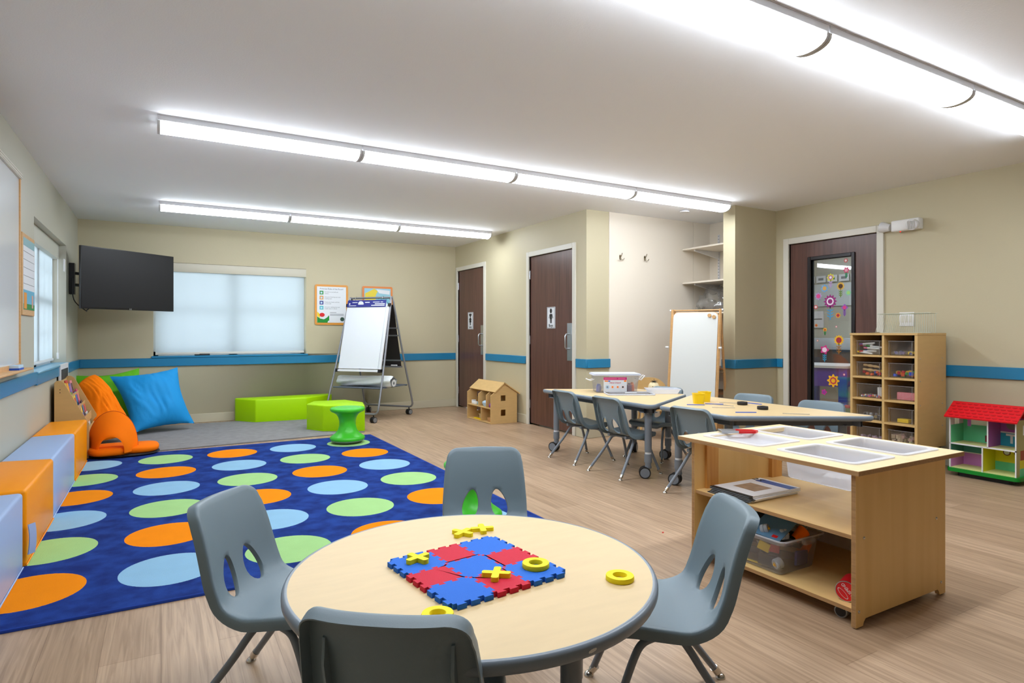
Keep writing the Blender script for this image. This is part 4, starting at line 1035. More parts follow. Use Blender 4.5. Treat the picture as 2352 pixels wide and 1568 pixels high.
for (x,y,r_,hh,c,lab_) in ((-0.155,-0.04,0.02,0.07,'bluestick','blue bottle at the left inside the clear labelled box'),(-0.13,0.05,0.018,0.06,'bluestick','second blue bottle inside the clear labelled box'),
                     (0.125,-0.03,0.022,0.075,'purple','purple jar inside the clear labelled box'),(0.158,0.0,0.02,0.08,'orange','orange-topped jar at the right inside the clear labelled box')):
    a = math.radians(-28); X = 3.565+x*math.cos(a)-y*math.sin(a); Y = 4.36+x*math.sin(a)+y*math.cos(a)
    tag(MB().lathe([(0,0),(r_,0.001),(r_,hh*0.75),(r_*0.6,hh*0.85),(r_*0.6,hh),(0,hh)],16).build('craft_bottle', M[c] if c!='purple' else mat('mauve',(140,80,110),0.5), loc=(X,Y,TZ+0.004)), lab_, 'bottle')
# lids and trays
def lid(x,y,rz,w,d,lab,nm='plastic_lid'):
    t = thing(nm, lab, 'lid', (x,y,TZ), rz)
    MB().prism(rrect(-w,w,-d,d,0.025),0,0.003).prism(rrect(-w*0.8,w*0.8,-d*0.72,d*0.72,0.02),0.003,0.010).build('panel', M['tub2'], t)
    m = MB(); m.tube([(p[0],p[1],0.007) for p in rrect(-w,w,-d,d,0.025,4)],0.0045,6,closed=True); m.build('rim', M['tub'], t)
    MB().box(-0.04,0.06,-d*0.3,-d*0.3+0.018,0.010,0.018,bev=0.002).build('grip', M['white'], t)
lid(3.52,4.11,math.radians(-28),0.20,0.125,'clear plastic lid lying on the table before the labelled box')
t = thing('clear_tray', 'shallow clear tray on the far table right of the loose lid', 'tray', (3.83,4.03,TZ), math.radians(-30))
open_tub('tray_body',-0.145,0.145,-0.10,0.10,0,0.042,M['tub'],rim=0.006,tp_=0.018,rimh=0.004,parent=t,r=0.02)
# yellow cups
def cup(x,y,rz,lab,open_front):
    t = thing('yellow_cup', lab, 'cup', (x,y,TZ), rz, 'yellow plastic cups on the trapezoid table')
    m = MB(); 
    def P(a,b_): return rrect(-a,a,-b_,b_,0.018,4)
    rings = [(0.036,0.033,0.0),(0.042,0.038,0.074),(0.039,0.035,0.076),(0.034,0.031,0.004)]
    vs = []
    for a,b_,z in rings: vs += [(p[0],p[1],z) for p in P(a,b_)]
    N = len(P(.1,.1)); m.faces(vs,[(k*N+i,k*N+(i+1)%N,(k+1)*N+(i+1)%N,(k+1)*N+i) for k in range(3) for i in range(N)]+[tuple(range(N)),tuple(range(3*N,4*N))])
    m.build('cup_body', M['yellowp'], t)
    MB().tube([(p[0]*1.02,p[1]*1.02,0.074) for p in P(0.042,0.038)],0.0028,6,closed=True).build('rim', M['yellowp'], t)
cup(3.515,3.315,-0.55,'square yellow plastic cup on the table nearest the chair back',0); cup(3.655,3.385,-0.35,'yellow plastic cup standing behind the nearer yellow cup',1)
# sticks
def stick(p0,p1,m,lab,w=0.009):
    p0 = Vector(p0); p1 = Vector(p1); c = (p0+p1)/2; d = p1-p0; L = d.length/2
    o = MB().prism(rrect(-L,L,-w,w,w*0.95,4),0,0.004).build('craft_stick', m, loc=(c.x,c.y,TZ), rot=(0,0,math.atan2(d.y,d.x))); tag(o, lab, 'craft stick', 'craft sticks on the trapezoid table')
stick((3.370,3.292),(3.467,3.210),M['bluestick'],'blue stick in front of the nearer yellow cup')
stick((3.531,3.264),(3.625,3.176),M['bluestick'],'blue stick to the right of the nearer yellow cup')
stick((3.854,3.150),(3.863,3.026),M['bluestick'],'blue stick beside the farther black wheel')
stick((3.325,2.812),(3.444,2.740),M['bluestick'],'blue stick nearest the cart on the table')
for a,b_,l in (((3.70,3.28),(3.78,3.14),'clear stick behind the farther black wheel'),((3.40,3.08),(3.52,2.98),'clear stick in the middle of the nearer table'),((3.56,3.22),(3.60,3.06),'clear stick crossing a blue one near the yellow cups'),((3.55,2.62),(3.66,2.50),'clear stick close to the slanted table edge')):
    stick(a,b_,M['tub2'],l,0.007)
for (x,y,l) in ((3.726,3.088,'black toy wheel farther from the cart'),(3.623,2.831,'black toy wheel nearer the cart')):
    m = MB(); pr = [(0.018,0),(0.034,0),(0.0365,0.003),(0.0365,0.020),(0.034,0.023),(0.018,0.023)]; n = 36; vs = []
    for r_,z_ in pr:
        for i in range(n): vs.append((r_*math.cos(2*PI*i/n),r_*math.sin(2*PI*i/n),z_))
    m.faces(vs,[(a*n+i,a*n+(i+1)%n,((a+1)%6)*n+(i+1)%n,((a+1)%6)*n+i) for a in range(6) for i in range(n)])
    tag(m.build('rubber_tyre', M['rubber'], loc=(x,y,TZ)), l+' on the trapezoid table', 'toy wheel', 'black toy wheels on the trapezoid table')

# ------------------------------------------------------------ wooden doll chair behind the table
t = thing('wooden_chair', 'small pale wooden chair with curved back behind the trapezoid table', 'chair', (4.47,4.86,0), face_dir(-0.55,-0.83))
MB().prism(rrect(-0.14,0.14,-0.13,0.14,0.04),0.30,0.318).build('seat', M['beech'], t)
for sx,sy in ((-1,1),(1,1),(-1,-1),(1,-1)): MB().cyl((sx*0.11,sy*0.11,0.302),(sx*0.14,sy*0.14+0.005,0),0.012,12).build('leg', M['beech'], t)
m = MB(); n = 14; vs = []
for i in range(n+1):
    u = -1+2*i/n; x = 0.16*u; y = -0.17+0.06*u*u; top = 0.625-0.075*abs(u)**3.0
    for dy,z in ((0,0.50),(0,top),(-0.012,top),(-0.012,0.50)): vs.append((x,y+dy,z))
m.faces(vs,[(i*4+k,i*4+(k+1)%4,(i+1)*4+(k+1)%4,(i+1)*4+k) for i in range(n) for k in range(4)]+[(0,1,2,3),(n*4,n*4+1,n*4+2,n*4+3)]); m.build('backrest', M['beech'], t)
for s in (-1,1): MB().cyl((s*0.11,-0.12,0.31),(s*0.125,-0.145,0.54),0.011,10).build('back_post', M['beech'], t)
fx,fy = -0.552,-0.833
t = thing('doll', 'round-faced doll with black hair and yellow top sitting on the wooden chair', 'doll', (4.43,4.79,0.318), face_dir(fx,fy))
MB().lathe([(0,0),(0.075,0.01),(0.085,0.06),(0.075,0.13),(0.04,0.175),(0,0.18)],20).build('body', M['yellow'], t)
hd = MB().sphere((0,0.01,0.225),0.058).build('head', mat('doll_face',(240,222,180),0.6), t)
hr = MB()
for k in range(9):
    a = 2*PI*k/9; hr.cyl((0,0.035,0.285),(0.04*math.cos(a),0.04+0.03*math.sin(a),0.287+0.012*math.sin(a*2)),0.004,6,r2=0.001)
hr.cyl((0,0.03,0.278),(0.0,0.035,0.315),0.004,6,r2=0.001); hr.build('hair', M['blackt'], hd)
MB().sphere((-0.018,0.064,0.235),0.004,seg=8).sphere((0.018,0.064,0.235),0.004,seg=8).box(-0.012,0.012,0.064,0.068,0.207,0.210).build('face_marks', M['blackt'], hd)

# ------------------------------------------------------------ alcove: hooks, shelves, bag, easel
def hook(x,z,lab):
    t = thing('coat_hook', lab, 'coat hook', (x,YA-0.006,z), 0, 'metal coat hooks on the cream panel')
    br = mat('hook_metal',(150,140,120),0.3,metal=1)
    MB().prism([(0.013*math.cos(2*PI*i/16),0.02*math.sin(2*PI*i/16)) for i in range(16)],0,0.004).build('back_plate', br, t, loc=(0,-0.0005,0), rot=(PI/2,0,0))
    MB().tube(catmull([(0,-0.004,0.012),(0,-0.02,0.005),(0,-0.03,0.02),(0,-0.036,0.036)],4),0.004,8).build('upper_prong', br, t)
    for s in (-1,1): MB().tube(catmull([(0,-0.004,-0.008),(s*0.008,-0.018,-0.03),(s*0.022,-0.028,-0.036),(s*0.034,-0.03,-0.018)],4),0.004,8).build('lower_prong', br, t)
hook(4.305,1.928,'left metal double coat hook on the cream alcove panel'); hook(4.655,1.938,'right metal double coat hook on the cream alcove panel')
SX0 = 5.22
def shelf(z, m, lab, bracket=True, x0=SX0):
    t = thing('alcove_shelf', lab, 'shelf', (XR-0.006, 4.8, z), 0, 'shelves in the alcove')
    MB().box(x0-XR+0.006, -0.004, YC2+0.012-4.8, YA-0.012-4.8, 0, 0.018).build('board', m, t)
    if bracket:
        for y in (5.03,):
            k = MB(); k.M = Matrix(((1,0,0,0),(0,0,1,y-4.8-0.008),(0,1,0,0),(0,0,0,1)))
            k.prism([(-0.016,-0.001),(-0.40,-0.001),(-0.40,-0.018),(-0.016,-0.085)],0,0.016); k.build('bracket', M['whitem'], t)
shelf(2.052,M['panel'],'upper cream shelf with white bracket high in the alcove'); shelf(1.665,M['panel'],'second cream shelf with white bracket in the alcove')
shelf(1.315,M['panel'],'cream shelf in the alcove carrying the plastic bag'); shelf(0.70,M['brown'],'brown wooden shelf behind the easel in the alcove',False,5.3); shelf(0.43,M['brown'],'low brown wooden shelf behind the easel in alcove',False,5.3)
st = MB().box(XR-0.018,XR-0.006,5.018,5.042,0.9,2.25)
sd_ = st.build('shelf_standard', M['whitem']); tag(sd_,'white slotted shelf standard on the alcove side wall','shelf standard')
sl = MB()
for k in range(38): sl.box(XR-0.0186,XR-0.018,5.024,5.028,0.93+k*0.035,0.945+k*0.035).box(XR-0.0186,XR-0.018,5.032,5.036,0.93+k*0.035,0.945+k*0.035)
sl.build('slots', M['greyt'], sd_)
# bag of cloth
def blob(name, m, loc, sx, sy, sz, seed, amp, fr=9.0, nu=40, nv=20, squash=0.6):
    from mathutils import noise
    mb = MB()
    def f(u,v):
        a = 2*PI*u; b = PI*v; n = Vector((math.cos(a)*math.sin(b),math.sin(a)*math.sin(b),math.cos(b)))
        h = 1+amp*noise.noise(n*fr/4+Vector((seed,0,0)))+amp*0.6*abs(noise.noise(n*fr/1.5+Vector((0,seed,0))))
        z = n.z*h*sz
        if z < -sz*squash: z = -sz*squash
        return (n.x*h*sx, n.y*h*sy, z+sz*squash)
    mb.grid(f, nu, nv, closeu=True); return mb.build(name, m, loc=loc, sharp=70)
t = thing('plastic_bag', 'clear plastic bag of folded grey cloth on the alcove shelf', 'bag', (5.43,4.80,1.3335))
o = blob('bag_film', M['bag'], None, 0.195, 0.24, 0.165, 3, 0.35, 12); o.parent = t
o = blob('bundle', M['cloth_grey'], (0,0,0.003), 0.165, 0.21, 0.055, 5, 0.25, 10); o.parent = t
pk = blob('pink_cloth', mat('dusty_pink',(206,150,160),0.8), (5.50,4.60,1.45), 0.06,0.07,0.02,9,0.3)
tag(pk,'dusty pink cloth on top of the plastic bag in the alcove','cloth')
# art easel with whiteboard
EF = Vector((-0.9,-0.436,0)).normalized()
t = thing('wooden_easel', 'wooden A-frame easel with tall white dry-erase board in the alcove', 'easel', (4.76,4.52,0), face_dir(EF.x,EF.y))
# local: +y faces the camera side; board leans back from y=0.18 (bottom) to y=0 (top)
def lean(z): return 0.19-0.19*z/1.33
W = 0.235
bd = MB(); tilt = math.atan2(0.19,1.33)
bd.M = Matrix.Translation((0,0.204,0)) @ Matrix.Rotation(tilt,4,'X')
pb = rrect(-W+0.006,W-0.006,0.30,1.325,0.05,5)
bd.M = bd.M @ Matrix(((1,0,0,0),(0,0,1,0),(0,1,0,0),(0,0,0,1)))
bd.prism(pb,0,0.006); bd.build('board_face', mat('easel_board',(216,218,214),0.3), t)
tr = MB(); tr.M = Matrix.Translation((0,0.200,0)) @ Matrix.Rotation(tilt,4,'X') @ Matrix(((1,0,0,0),(0,0,1,0),(0,1,0,0),(0,0,0,1)))
tr.prism(rrect(-W,W,0.29,1.332,0.055,5),-0.004,0.002); tr.build('board_back', M['oak'], t)
for s in (-1,1):
    MB().tube([(s*(W+0.012),0.205,0.0),(s*(W+0.012),0.008,1.345)],0.013,4).build('front_leg', M['oak'], t)
    MB().tube([(s*(W+0.0),-0.33,0.0),(s*(W+0.0),-0.022,1.345)],0.013,4).build('rear_leg', M['oak'], t)
    MB().tube([(s*(W+0.0),0.085,0.72),(s*(W+0.0),-0.15,0.70)],0.004,6).build('spreader', M['steel'], t)
    MB().cyl((s*(W+0.02),0.0,1.335),(s*(W+0.04),0.0,1.335),0.012,10).cyl((s*(W+0.02),0.10,0.955),(s*(W+0.05),0.10,0.955),0.011,10).build('knob', M['white'], t)
MB().tube([(-W,-0.02,1.335),(W,-0.02,1.335)],0.008,8).build('top_rod', M['oak'], t)
MB().box(-W,W,-0.30,-0.28,0.10,0.16).build('rear_rail', M['oak'], t)
for k,(x,z) in enumerate(((-0.145,1.28),(-0.19,1.265))):
    a = Vector((-x*0+0,0,0)); c,s_ = math.cos(face_dir(EF.x,EF.y)), math.sin(face_dir(EF.x,EF.y)); ly = 0.204+0.008-z*math.tan(tilt); lx_ = x
    o = MB().cyl((0,0,0),(0,0.012,0),0.018,20).build('wooden_magnet', M['oak'], loc=(4.76+lx_*c-ly*s_, 4.52+lx_*s_+ly*c, z), rot=(0,0,face_dir(EF.x,EF.y)))
    tag(o, ['left','right'][k]+' round wooden magnet at the upper right of the easel board', 'magnet', 'wooden magnets on the easel board')

# ------------------------------------------------------------ flip chart easel
E0 = Vector((2.385,7.89,0)); u = Vector((0.64,-0.768,0)); fwd = Vector((-0.768,-0.64,0))
t = thing('flipchart_easel', 'grey tube easel on casters holding a large white flip pad', 'easel', tuple(E0), face_dir(fwd.x,fwd.y))
# local frame: +x is to the camera's left, +y towards the camera; apex at z 1.49
hw = 0.32
def side_tube(y0, name, m, zr=0.10):
    s = 1 if y0 > 0 else -1
    P = []
    for sx in (1,-1):
        q = [(sx*(hw-0.055),s*0.012,1.560),(sx*(hw-0.02),s*0.018,1.543),(sx*hw,s*0.032,1.50),(sx*(hw+0.035),y0*0.55,0.75),(sx*(hw+0.06),y0*0.93,0.22),(sx*(hw+0.05),y0*0.985,0.13),(sx*(hw+0.015),y0,0.105)]
        P.append(q)
    return MB().tube(catmull([P[0][6]]+[P[0][5]]+[P[0][4]]+[P[0][3]]+[P[0][2]]+[P[0][1]]+[P[0][0]]+[P[1][0]]+[P[1][1]]+[P[1][2]]+[P[1][3]]+[P[1][4]]+[P[1][5]]+[P[1][6]],3)+[],0.0125,10).tube([P[0][6],P[1][6]],0.0125,10).build(name, m, t)
tubem = mat('easel_grey_tube',(140,142,148),0.35,metal=0.4)
side_tube(0.43,'front_frame',tubem); side_tube(-0.43,'rear_frame',tubem)
for sx in (-1,1):
    for sy in (-1,1):
        m = MB(); caster(m, sx*(hw-0.0), sy*0.43, 0.036, 0.3*sx); m.cyl((sx*hw,sy*0.43,0.05),(sx*hw,sy*0.43,0.10),0.008,8); m.build('caster', [M['rubber'],M['grey']], t)
bt = math.atan2(0.205,0.84)
def onboard(z, off=0.0): return 0.04+(1.48-z)*math.tan(bt)+off
def slab(x0,x1,z0,z1,o0,o1,name,m,par):
    mb = MB(); vs = []
    for o in (o0,o1):
        for (x,z) in ((x0,z0),(x1,z0),(x1,z1),(x0,z1)): vs.append((x,onboard(z,o),z))
    mb.faces(vs,[(0,1,2,3),(7,6,5,4),(0,4,5,1),(1,5,6,2),(2,6,7,3),(3,7,4,0)]); return mb.build(name, m, par)
slab(-hw+0.012,hw-0.012,0.65,1.47,0.006,0.016,'front_board',M['board'],t)
for x in (-1,1): slab(x*(hw-0.022),x*(hw-0.002),0.64,1.48,0.004,0.022,'board_edge',M['whitem'],t)
slab(-hw,hw,0.615,0.64,0.004,0.055,'pen_tray',M['whitem'],t)
for x in (-1,1):
    slab(x*(hw-0.02),x*(hw+0.012),0.607,0.647,0.0,0.060,'corner_block',M['black'],t); slab(x*(hw-0.02),x*(hw+0.012),1.445,1.485,0.0,0.03,'corner_block',M['black'],t)
pad = thing('flip_pad', 'large white flip pad with dark blue header band on the easel', 'flip pad', tuple(E0), face_dir(fwd.x,fwd.y))
slab(-hw+0.045,hw-0.012,0.65,1.49,0.018,0.030,'sheets',M['paper'],pad)
hb = slab(-hw+0.045,hw-0.012,1.440,1.530,0.034,0.038,'header_band',M['navy'],pad)
yb = onboard(1.48,0.0385)
MB().prism([(0.042*math.cos(2*PI*i/24),0.034*math.sin(2*PI*i/24)) for i in range(24)],0,0.001).build('round_mark', M['paper'], hb, loc=(0.10,yb+0.0006,1.483), rot=(PI/2-bt*0+0.0,0,PI))
for (x0,x1,z0,z1) in ((0.155,0.235,1.496,1.504),(-0.03,0.04,1.494,1.506),(-0.18,-0.08,1.498,1.506),(-0.23,-0.195,1.498,1.506),(0.17,0.28,1.455,1.462),(-0.26,-0.06,1.454,1.465),(-0.26,-0.11,1.474,1.484),(0.265,0.283,1.472,1.492)):
    slab(x0,x1,z0,z1,0.0382,0.0386,'print_line',M['paper'],hb)
for x in (-0.20,0.21):
    tag(MB().tube([(0.022*math.cos(a),0,0.03*math.sin(a)) for a in [2*PI*i/20 for i in range(20)]],0.0018,6,closed=True).build('binder_ring', M['chrome'], loc=tuple(E0+u*(-x)+fwd*0.02+Vector((0,0,1.548))), rot=(0,0,face_dir(fwd.x,fwd.y)+PI/2)), ['left','right'][x<0]+' metal binder ring over the top tube of the flip chart easel', 'ring', 'binder rings on the easel')
# rear board and its trays
def rslab(x0,x1,z0,z1,o0,o1,name,m,par):
    mb = MB(); vs = []
    for o in (o0,o1):
        for (x,z) in ((x0,z0),(x1,z0),(x1,z1),(x0,z1)): vs.append((x,-onboard(z,o),z))
    mb.faces(vs,[(0,1,2,3),(7,6,5,4),(0,4,5,1),(1,5,6,2),(2,6,7,3),(3,7,4,0)]); return mb.build(name, m, par)
rslab(-hw+0.012,hw-0.012,0.645,1.47,0.0,0.012,'rear_board',mat('chalkboard',(34,26,26),0.6),t)
for z in (1.157,1.06,0.73,0.645): rslab(-hw,hw,z,z+0.018,-0.035 if z<0.7 else -0.006,0.014,'rear_rail',tubem,t)
o = MB().cyl((0,0,0),(0.09,0,0),0.009,10).build('marker_pen', M['white'], loc=tuple(E0+u*0.27-fwd*0.205+Vector((0,0,0.673))), rot=(0,0,math.atan2(u.y,u.x)+PI)); tag(o,'white marker lying in the rear tray of the flip chart easel','marker')
# lower shelf bars + roll of paper
sh = MB().box(-hw-0.03,hw+0.03,-0.27,0.29,0.405,0.413).tube([(-hw-0.045,0.30,0.41),(hw+0.045,0.30,0.41)],0.010,8).tube([(-hw-0.045,-0.30,0.41),(hw+0.045,-0.30,0.41)],0.010,8)
sh.build('lower_shelf', mat('easel_shelf',(90,98,110),0.5), t)
roll = MB(); 
def rollf(a,b): 
    x = -0.42+0.80*b; r_ = (0.080+0.008*math.sin(7*b)+0.008*math.sin(5*2*PI*a+9*b))*(1.0 if 0.02<b<0.98 else 0.9)
    return (x, 0.13+r_*math.cos(2*PI*a)*1.1, 0.070+r_*math.sin(2*PI*a)*0.85)
roll.grid(rollf,32,30,closeu=True); roll.grid(lambda a,b:(-0.425+0.80*0,0.13+(0.02+0.03*b)*math.cos(2*PI*a),0.055+(0.02+0.025*b)*math.sin(2*PI*a)),24,2,closeu=True)
ro = roll.build('paper_roll', mat('roll_paper',(224,228,228),0.55,bump=0.5,bscale=14), loc=(E0.x,E0.y,0.4135), rot=(0,0,face_dir(fwd.x,fwd.y))); tag(ro,'crumpled white roll of paper lying across the lower easel shelf','paper roll')

# ------------------------------------------------------------ posters, whiteboard, chart
def yq(name,x0,x1,z0,z1,d,m,par,yw=YF): return MB().box(x0,x1,yw-d,yw-d+0.0006,z0,z1).build(name,m,par)
def poly_on_far(poly,d,name,m,par,yw=YF):
    mb = MB(); mb.prism(poly,0,0.0006); mb.bm.transform(Matrix(((1,0,0,0),(0,0,1,yw-d),(0,1,0,0),(0,0,0,1)))); return mb.build(name,m,par)
px0,px1,pz0,pz1 = 1.79,2.235,1.212,1.757
t = thing('rules_poster', 'orange-framed white rules poster beside the window', 'poster', (0,0,0))
poly_on_far(rrect(px0,px1,pz0,pz1,0.025),0.014,'frame',M['oframe'],t); MB().box(px0+0.01,px1-0.01,YF-0.0134,YF,pz0+0.01,pz1-0.01).build('backing',M['oframe'],t)
yq('sheet',px0+0.028,px1-0.028,pz0+0.03,pz1-0.028,0.016,M['paper'],t)
text('Primrose Rules of the Room!',0.031,axes(((px0+px1)/2,YF-0.0165,pz1-0.058),(1,0,0),(0,0,1)),M['greyt'],t,'lettering',sx=0.86)
for k,(c,a,b_) in enumerate(((('dgreen'),'Be kind to yourself and','others.'),(('oframe'),'Use your listening ears and','looking eyes.'),(('navy'),'Keep your hands and feet','to yourself.'),(('teal'),'Use your walking feet and','inside voice in school.'))):
    z = pz1-0.11-k*0.068
    yq('picture_square',px0+0.062,px0+0.112,z-0.025,z+0.025,0.0168,M[c],t); yq('picture_square',px0+0.074,px0+0.098,z-0.014,z+0.012,0.0174,M['ltblue'],t)
    text(a,0.019,axes((px0+0.13,YF-0.0165,z+0.010),(1,0,0),(0,0,1)),M['greyt'],t,'lettering',align='LEFT'); text(b_,0.019,axes((px0+0.13,YF-0.0165,z-0.012),(1,0,0),(0,0,1)),M['greyt'],t,'lettering',align='LEFT')
poly_on_far([(px0+0.03,pz0+0.03),(px0+0.165,pz0+0.03),(px0+0.175,pz0+0.055),(px0+0.19,pz0+0.06),(px0+0.188,pz0+0.13),(px0+0.16,pz0+0.10),(px0+0.12,pz0+0.075),(px0+0.07,pz0+0.085),(px0+0.03,pz0+0.115)],0.0168,'green_leaf_print',M['dgreen'],t)
poly_on_far([(px0+0.03,pz0+0.12),(px0+0.07,pz0+0.09),(px0+0.06,pz0+0.15),(px0+0.03,pz0+0.18)],0.0168,'yellow_print',M['yellowp'],t)
poly_on_far([(px0+0.095+0.035*math.cos(2*PI*i/20),pz0+0.135+0.028*math.sin(2*PI*i/20)) for i in range(20)],0.0168,'red_print',M['red'],t)
poly_on_far([(px1-0.08+0.028*math.cos(2*PI*i/24),pz0+0.078+0.028*math.sin(2*PI*i/24)) for i in range(24)],0.0168,'round_seal',mat('seal_green',(50,80,66),0.5),t)
for z in (0.165,0.142,0.128): yq('small_print',px0+0.2,px1-(0.06 if z<0.16 else 0.16),pz0+z,pz0+z+0.006,0.0166,M['greyt'],t)
qx0,qx1,qz0,qz1 = 2.434,2.87,1.43,1.757
t = thing('animal_poster', 'orange-framed yellow and blue poster behind the flip chart easel', 'poster', (0,0,0))
poly_on_far(rrect(qx0,qx1,qz0,qz1,0.02),0.014,'frame',mat('poster_frame2',(222,130,56),0.35),t); MB().box(qx0+0.01,qx1-0.01,YF-0.0134,YF,qz0+0.01,qz1-0.01).build('backing',M['oframe'],t)
yq('sheet',qx0+0.028,qx1-0.028,qz0+0.028,qz1-0.028,0.016,mat('poster_sky',(150,198,214),0.5),t)
poly_on_far([(qx0+0.04,qz0+0.04),(qx0+0.19,qz0+0.04),(qx0+0.19,qz0+0.2),(qx0+0.22,qz0+0.26),(qx0+0.17,qz1-0.03),(qx0+0.12,qz1-0.06),(qx0+0.04,qz1-0.10)],0.0166,'yellow_print',mat('poster_yellow',(230,208,60),0.5),t)
poly_on_far([(qx0+0.2,qz1-0.04),(qx1-0.04,qz1-0.055),(qx1-0.045,qz1-0.11),(qx0+0.24,qz1-0.095)],0.0170,'white_banner',M['paper'],t)
poly_on_far([(qx0+0.19,qz0+0.04),(qx1-0.05,qz0+0.04),(qx1-0.06,qz0+0.16),(qx0+0.30,qz0+0.20),(qx0+0.2,qz0+0.17)],0.0168,'pale_blue_print',mat('poster_blue2',(120,190,206),0.5),t)
dm = MB()
for k in range(9): x = qx0+0.22+0.022*(k%5)*1.6+0.01*(k//5); z = qz0+0.10+0.04*(k//5)+0.012*(k%2); dm.box(x,x+0.008,YF-0.0176,YF-0.017,z,z+0.01)
dm.build('dark_specks', M['blackt'], t)
tag(MB().box(-0.085,0.085,-0.018,0.018,0,0.014,bev=0.005).box(-0.03,0.085,-0.014,0.014,0.012,0.02,bev=0.003).build('stapler', M['black'], loc=(0.44,YF-0.008,0.8275)), 'small black stapler lying on the blue sill of the far window', 'stapler')

# whiteboard on left wall
t = thing('wall_whiteboard', 'large oak-framed whiteboard on the left wall, cut by the frame', 'whiteboard', (XL,3.90,0))
MB().box(0.002,0.014,-1.24,1.175,0.905,2.11).build('writing_surface', M['board'], t)
for a in ((-1.265,-1.24,0.885,2.13),(1.175,1.20,0.885,2.13)): MB().box(0,0.022,*a,bev=0.002,seg=1).build('side_frame', M['oak'], t)
MB().box(0,0.022,-1.265,1.2,0.87,0.905,bev=0.002,seg=1).build('bottom_frame', M['oak'], t)
MB().box(0,0.028,-1.265,1.2,2.11,2.15,bev=0.003,seg=1).box(0.028,0.031,-1.265,1.2,2.118,2.124).box(0.028,0.031,-1.265,1.2,2.134,2.14).build('map_rail', M['trimw'], t)
MB().box(0.0,0.085,-1.25,1.22,0.862,0.876,bev=0.004,seg=1).build('pen_tray', M['oak'], t)
tag(MB().box(-0.025,0.025,-0.07,0.07,0,0.03,bev=0.004,m=0).box(-0.026,0.026,-0.071,0.071,0.0,0.012,m=1).build('board_eraser',[M['ltblue'],M['bluestick']], loc=(XL+0.045,4.80,0.8765)), 'pale blue board eraser on the whiteboard tray', 'eraser')
# chart beside window
t = thing('wall_chart', 'wooden-framed wall chart with ruled rows and picture strip beside the left window', 'chart', (XL,5.435,0))
MB().box(0,0.012,-0.23,0.225,1.225,1.785,bev=0.003,seg=1).build('frame', M['oak'], t)
MB().box(0.012,0.0135,-0.205,0.205,1.265,1.755).build('sheet', M['paper'], t)
MB().box(0.0135,0.0142,-0.205,0.205,1.70,1.755).build('header_strip', mat('chart_teal',(140,186,196),0.4), t)
MB().box(0.0135,0.0142,-0.205,0.205,1.265,1.40).build('picture_strip', mat('chart_sky',(110,186,216),0.4), t)
MB().box(0.0142,0.0148,-0.205,0.205,1.265,1.305).build('green_hill', M['dgreen'], t)
MB().box(0.0142,0.0150,0.10,0.15,1.28,1.37).build('tower_print', mat('tower_pink',(220,160,140),0.5), t)
MB().box(0.0142,0.0150,-0.19,-0.09,1.27,1.38).build('orange_print', mat('print_orange2',(232,150,40),0.5), t)
ln = MB()
for k in range(5): ln.box(0.0135,0.0142,-0.2,0.2,1.44+k*0.055,1.443+k*0.055)
ln.build('ruled_lines', M['greyt'], t)

# ------------------------------------------------------------ television on its arm
TL = Vector((-0.70,7.42,0)); TR = Vector((0.118,8.05,0)); c = (TL+TR)/2; ux = (TR-TL).normalized(); wd = (TR-TL).length/2
t = thing('television', 'large black flat television on a wall arm in the corner', 'television', (c.x,c.y,1.662), math.atan2(ux.y,ux.x)); t.rotation_euler[0] = 0.0
MB().box(-wd,wd,-0.012,0.018,-0.315,0.315,bev=0.003).box(-wd*0.6,wd*0.6,0.018,0.05,-0.26,0.12,bev=0.01).build('casing', M['black'], t)
MB().box(-wd+0.008,wd-0.008,-0.0135,-0.012,-0.298,0.307).build('screen', M['screen'], t)
text('LG',0.022,axes((0.0,-0.0138,-0.306),(1,0,0),(0,0,1)),M['steel'],t)
ar = MB().box(-0.15,0.15,0.05,0.065,-0.15,0.10)
pw = Vector((XL+0.02,7.95,0)); a = math.atan2(ux.y,ux.x); loc = lambda p: ((p.x-c.x)*math.cos(a)+(p.y-c.y)*math.sin(a), -(p.x-c.x)*math.sin(a)+(p.y-c.y)*math.cos(a))
lx1, ly1 = loc(Vector((XL+0.03,7.75,0))); lx2, ly2 = loc(Vector((-0.45,8.15,0)))
for z in (-0.06,0.06): ar.tube([(0,0.06,z),(lx2,ly2,z),(lx1,ly1,z)],0.016,8)
ar.build('wall_arm', M['black'], t)
MB().box(-0.01,0.035,-0.05,0.05,-0.16,0.16).build('wall_plate', M['black'], t, loc=(loc(Vector((XL+0.012,7.75,0)))[0],loc(Vector((XL+0.012,7.75,0)))[1],0), rot=(0,0,-a))
lx3, ly3 = loc(Vector((XL+0.04,7.62,0)))
MB().tube(catmull([(lx3,ly3,0.0),(lx3+0.0,ly3-0.02,-0.22),(lx3+0.10,ly3-0.05,-0.33),(-0.42,0.04,-0.325),(-0.32,0.04,-0.25)],6),0.005,8).build('cable', M['black'], t)
tag(MB().box(XL,XL+0.008,7.30,7.38,1.70,1.82,bev=0.002).build('wall_outlet', M['white']), 'white outlet plate on the left wall beside the television', 'outlet')
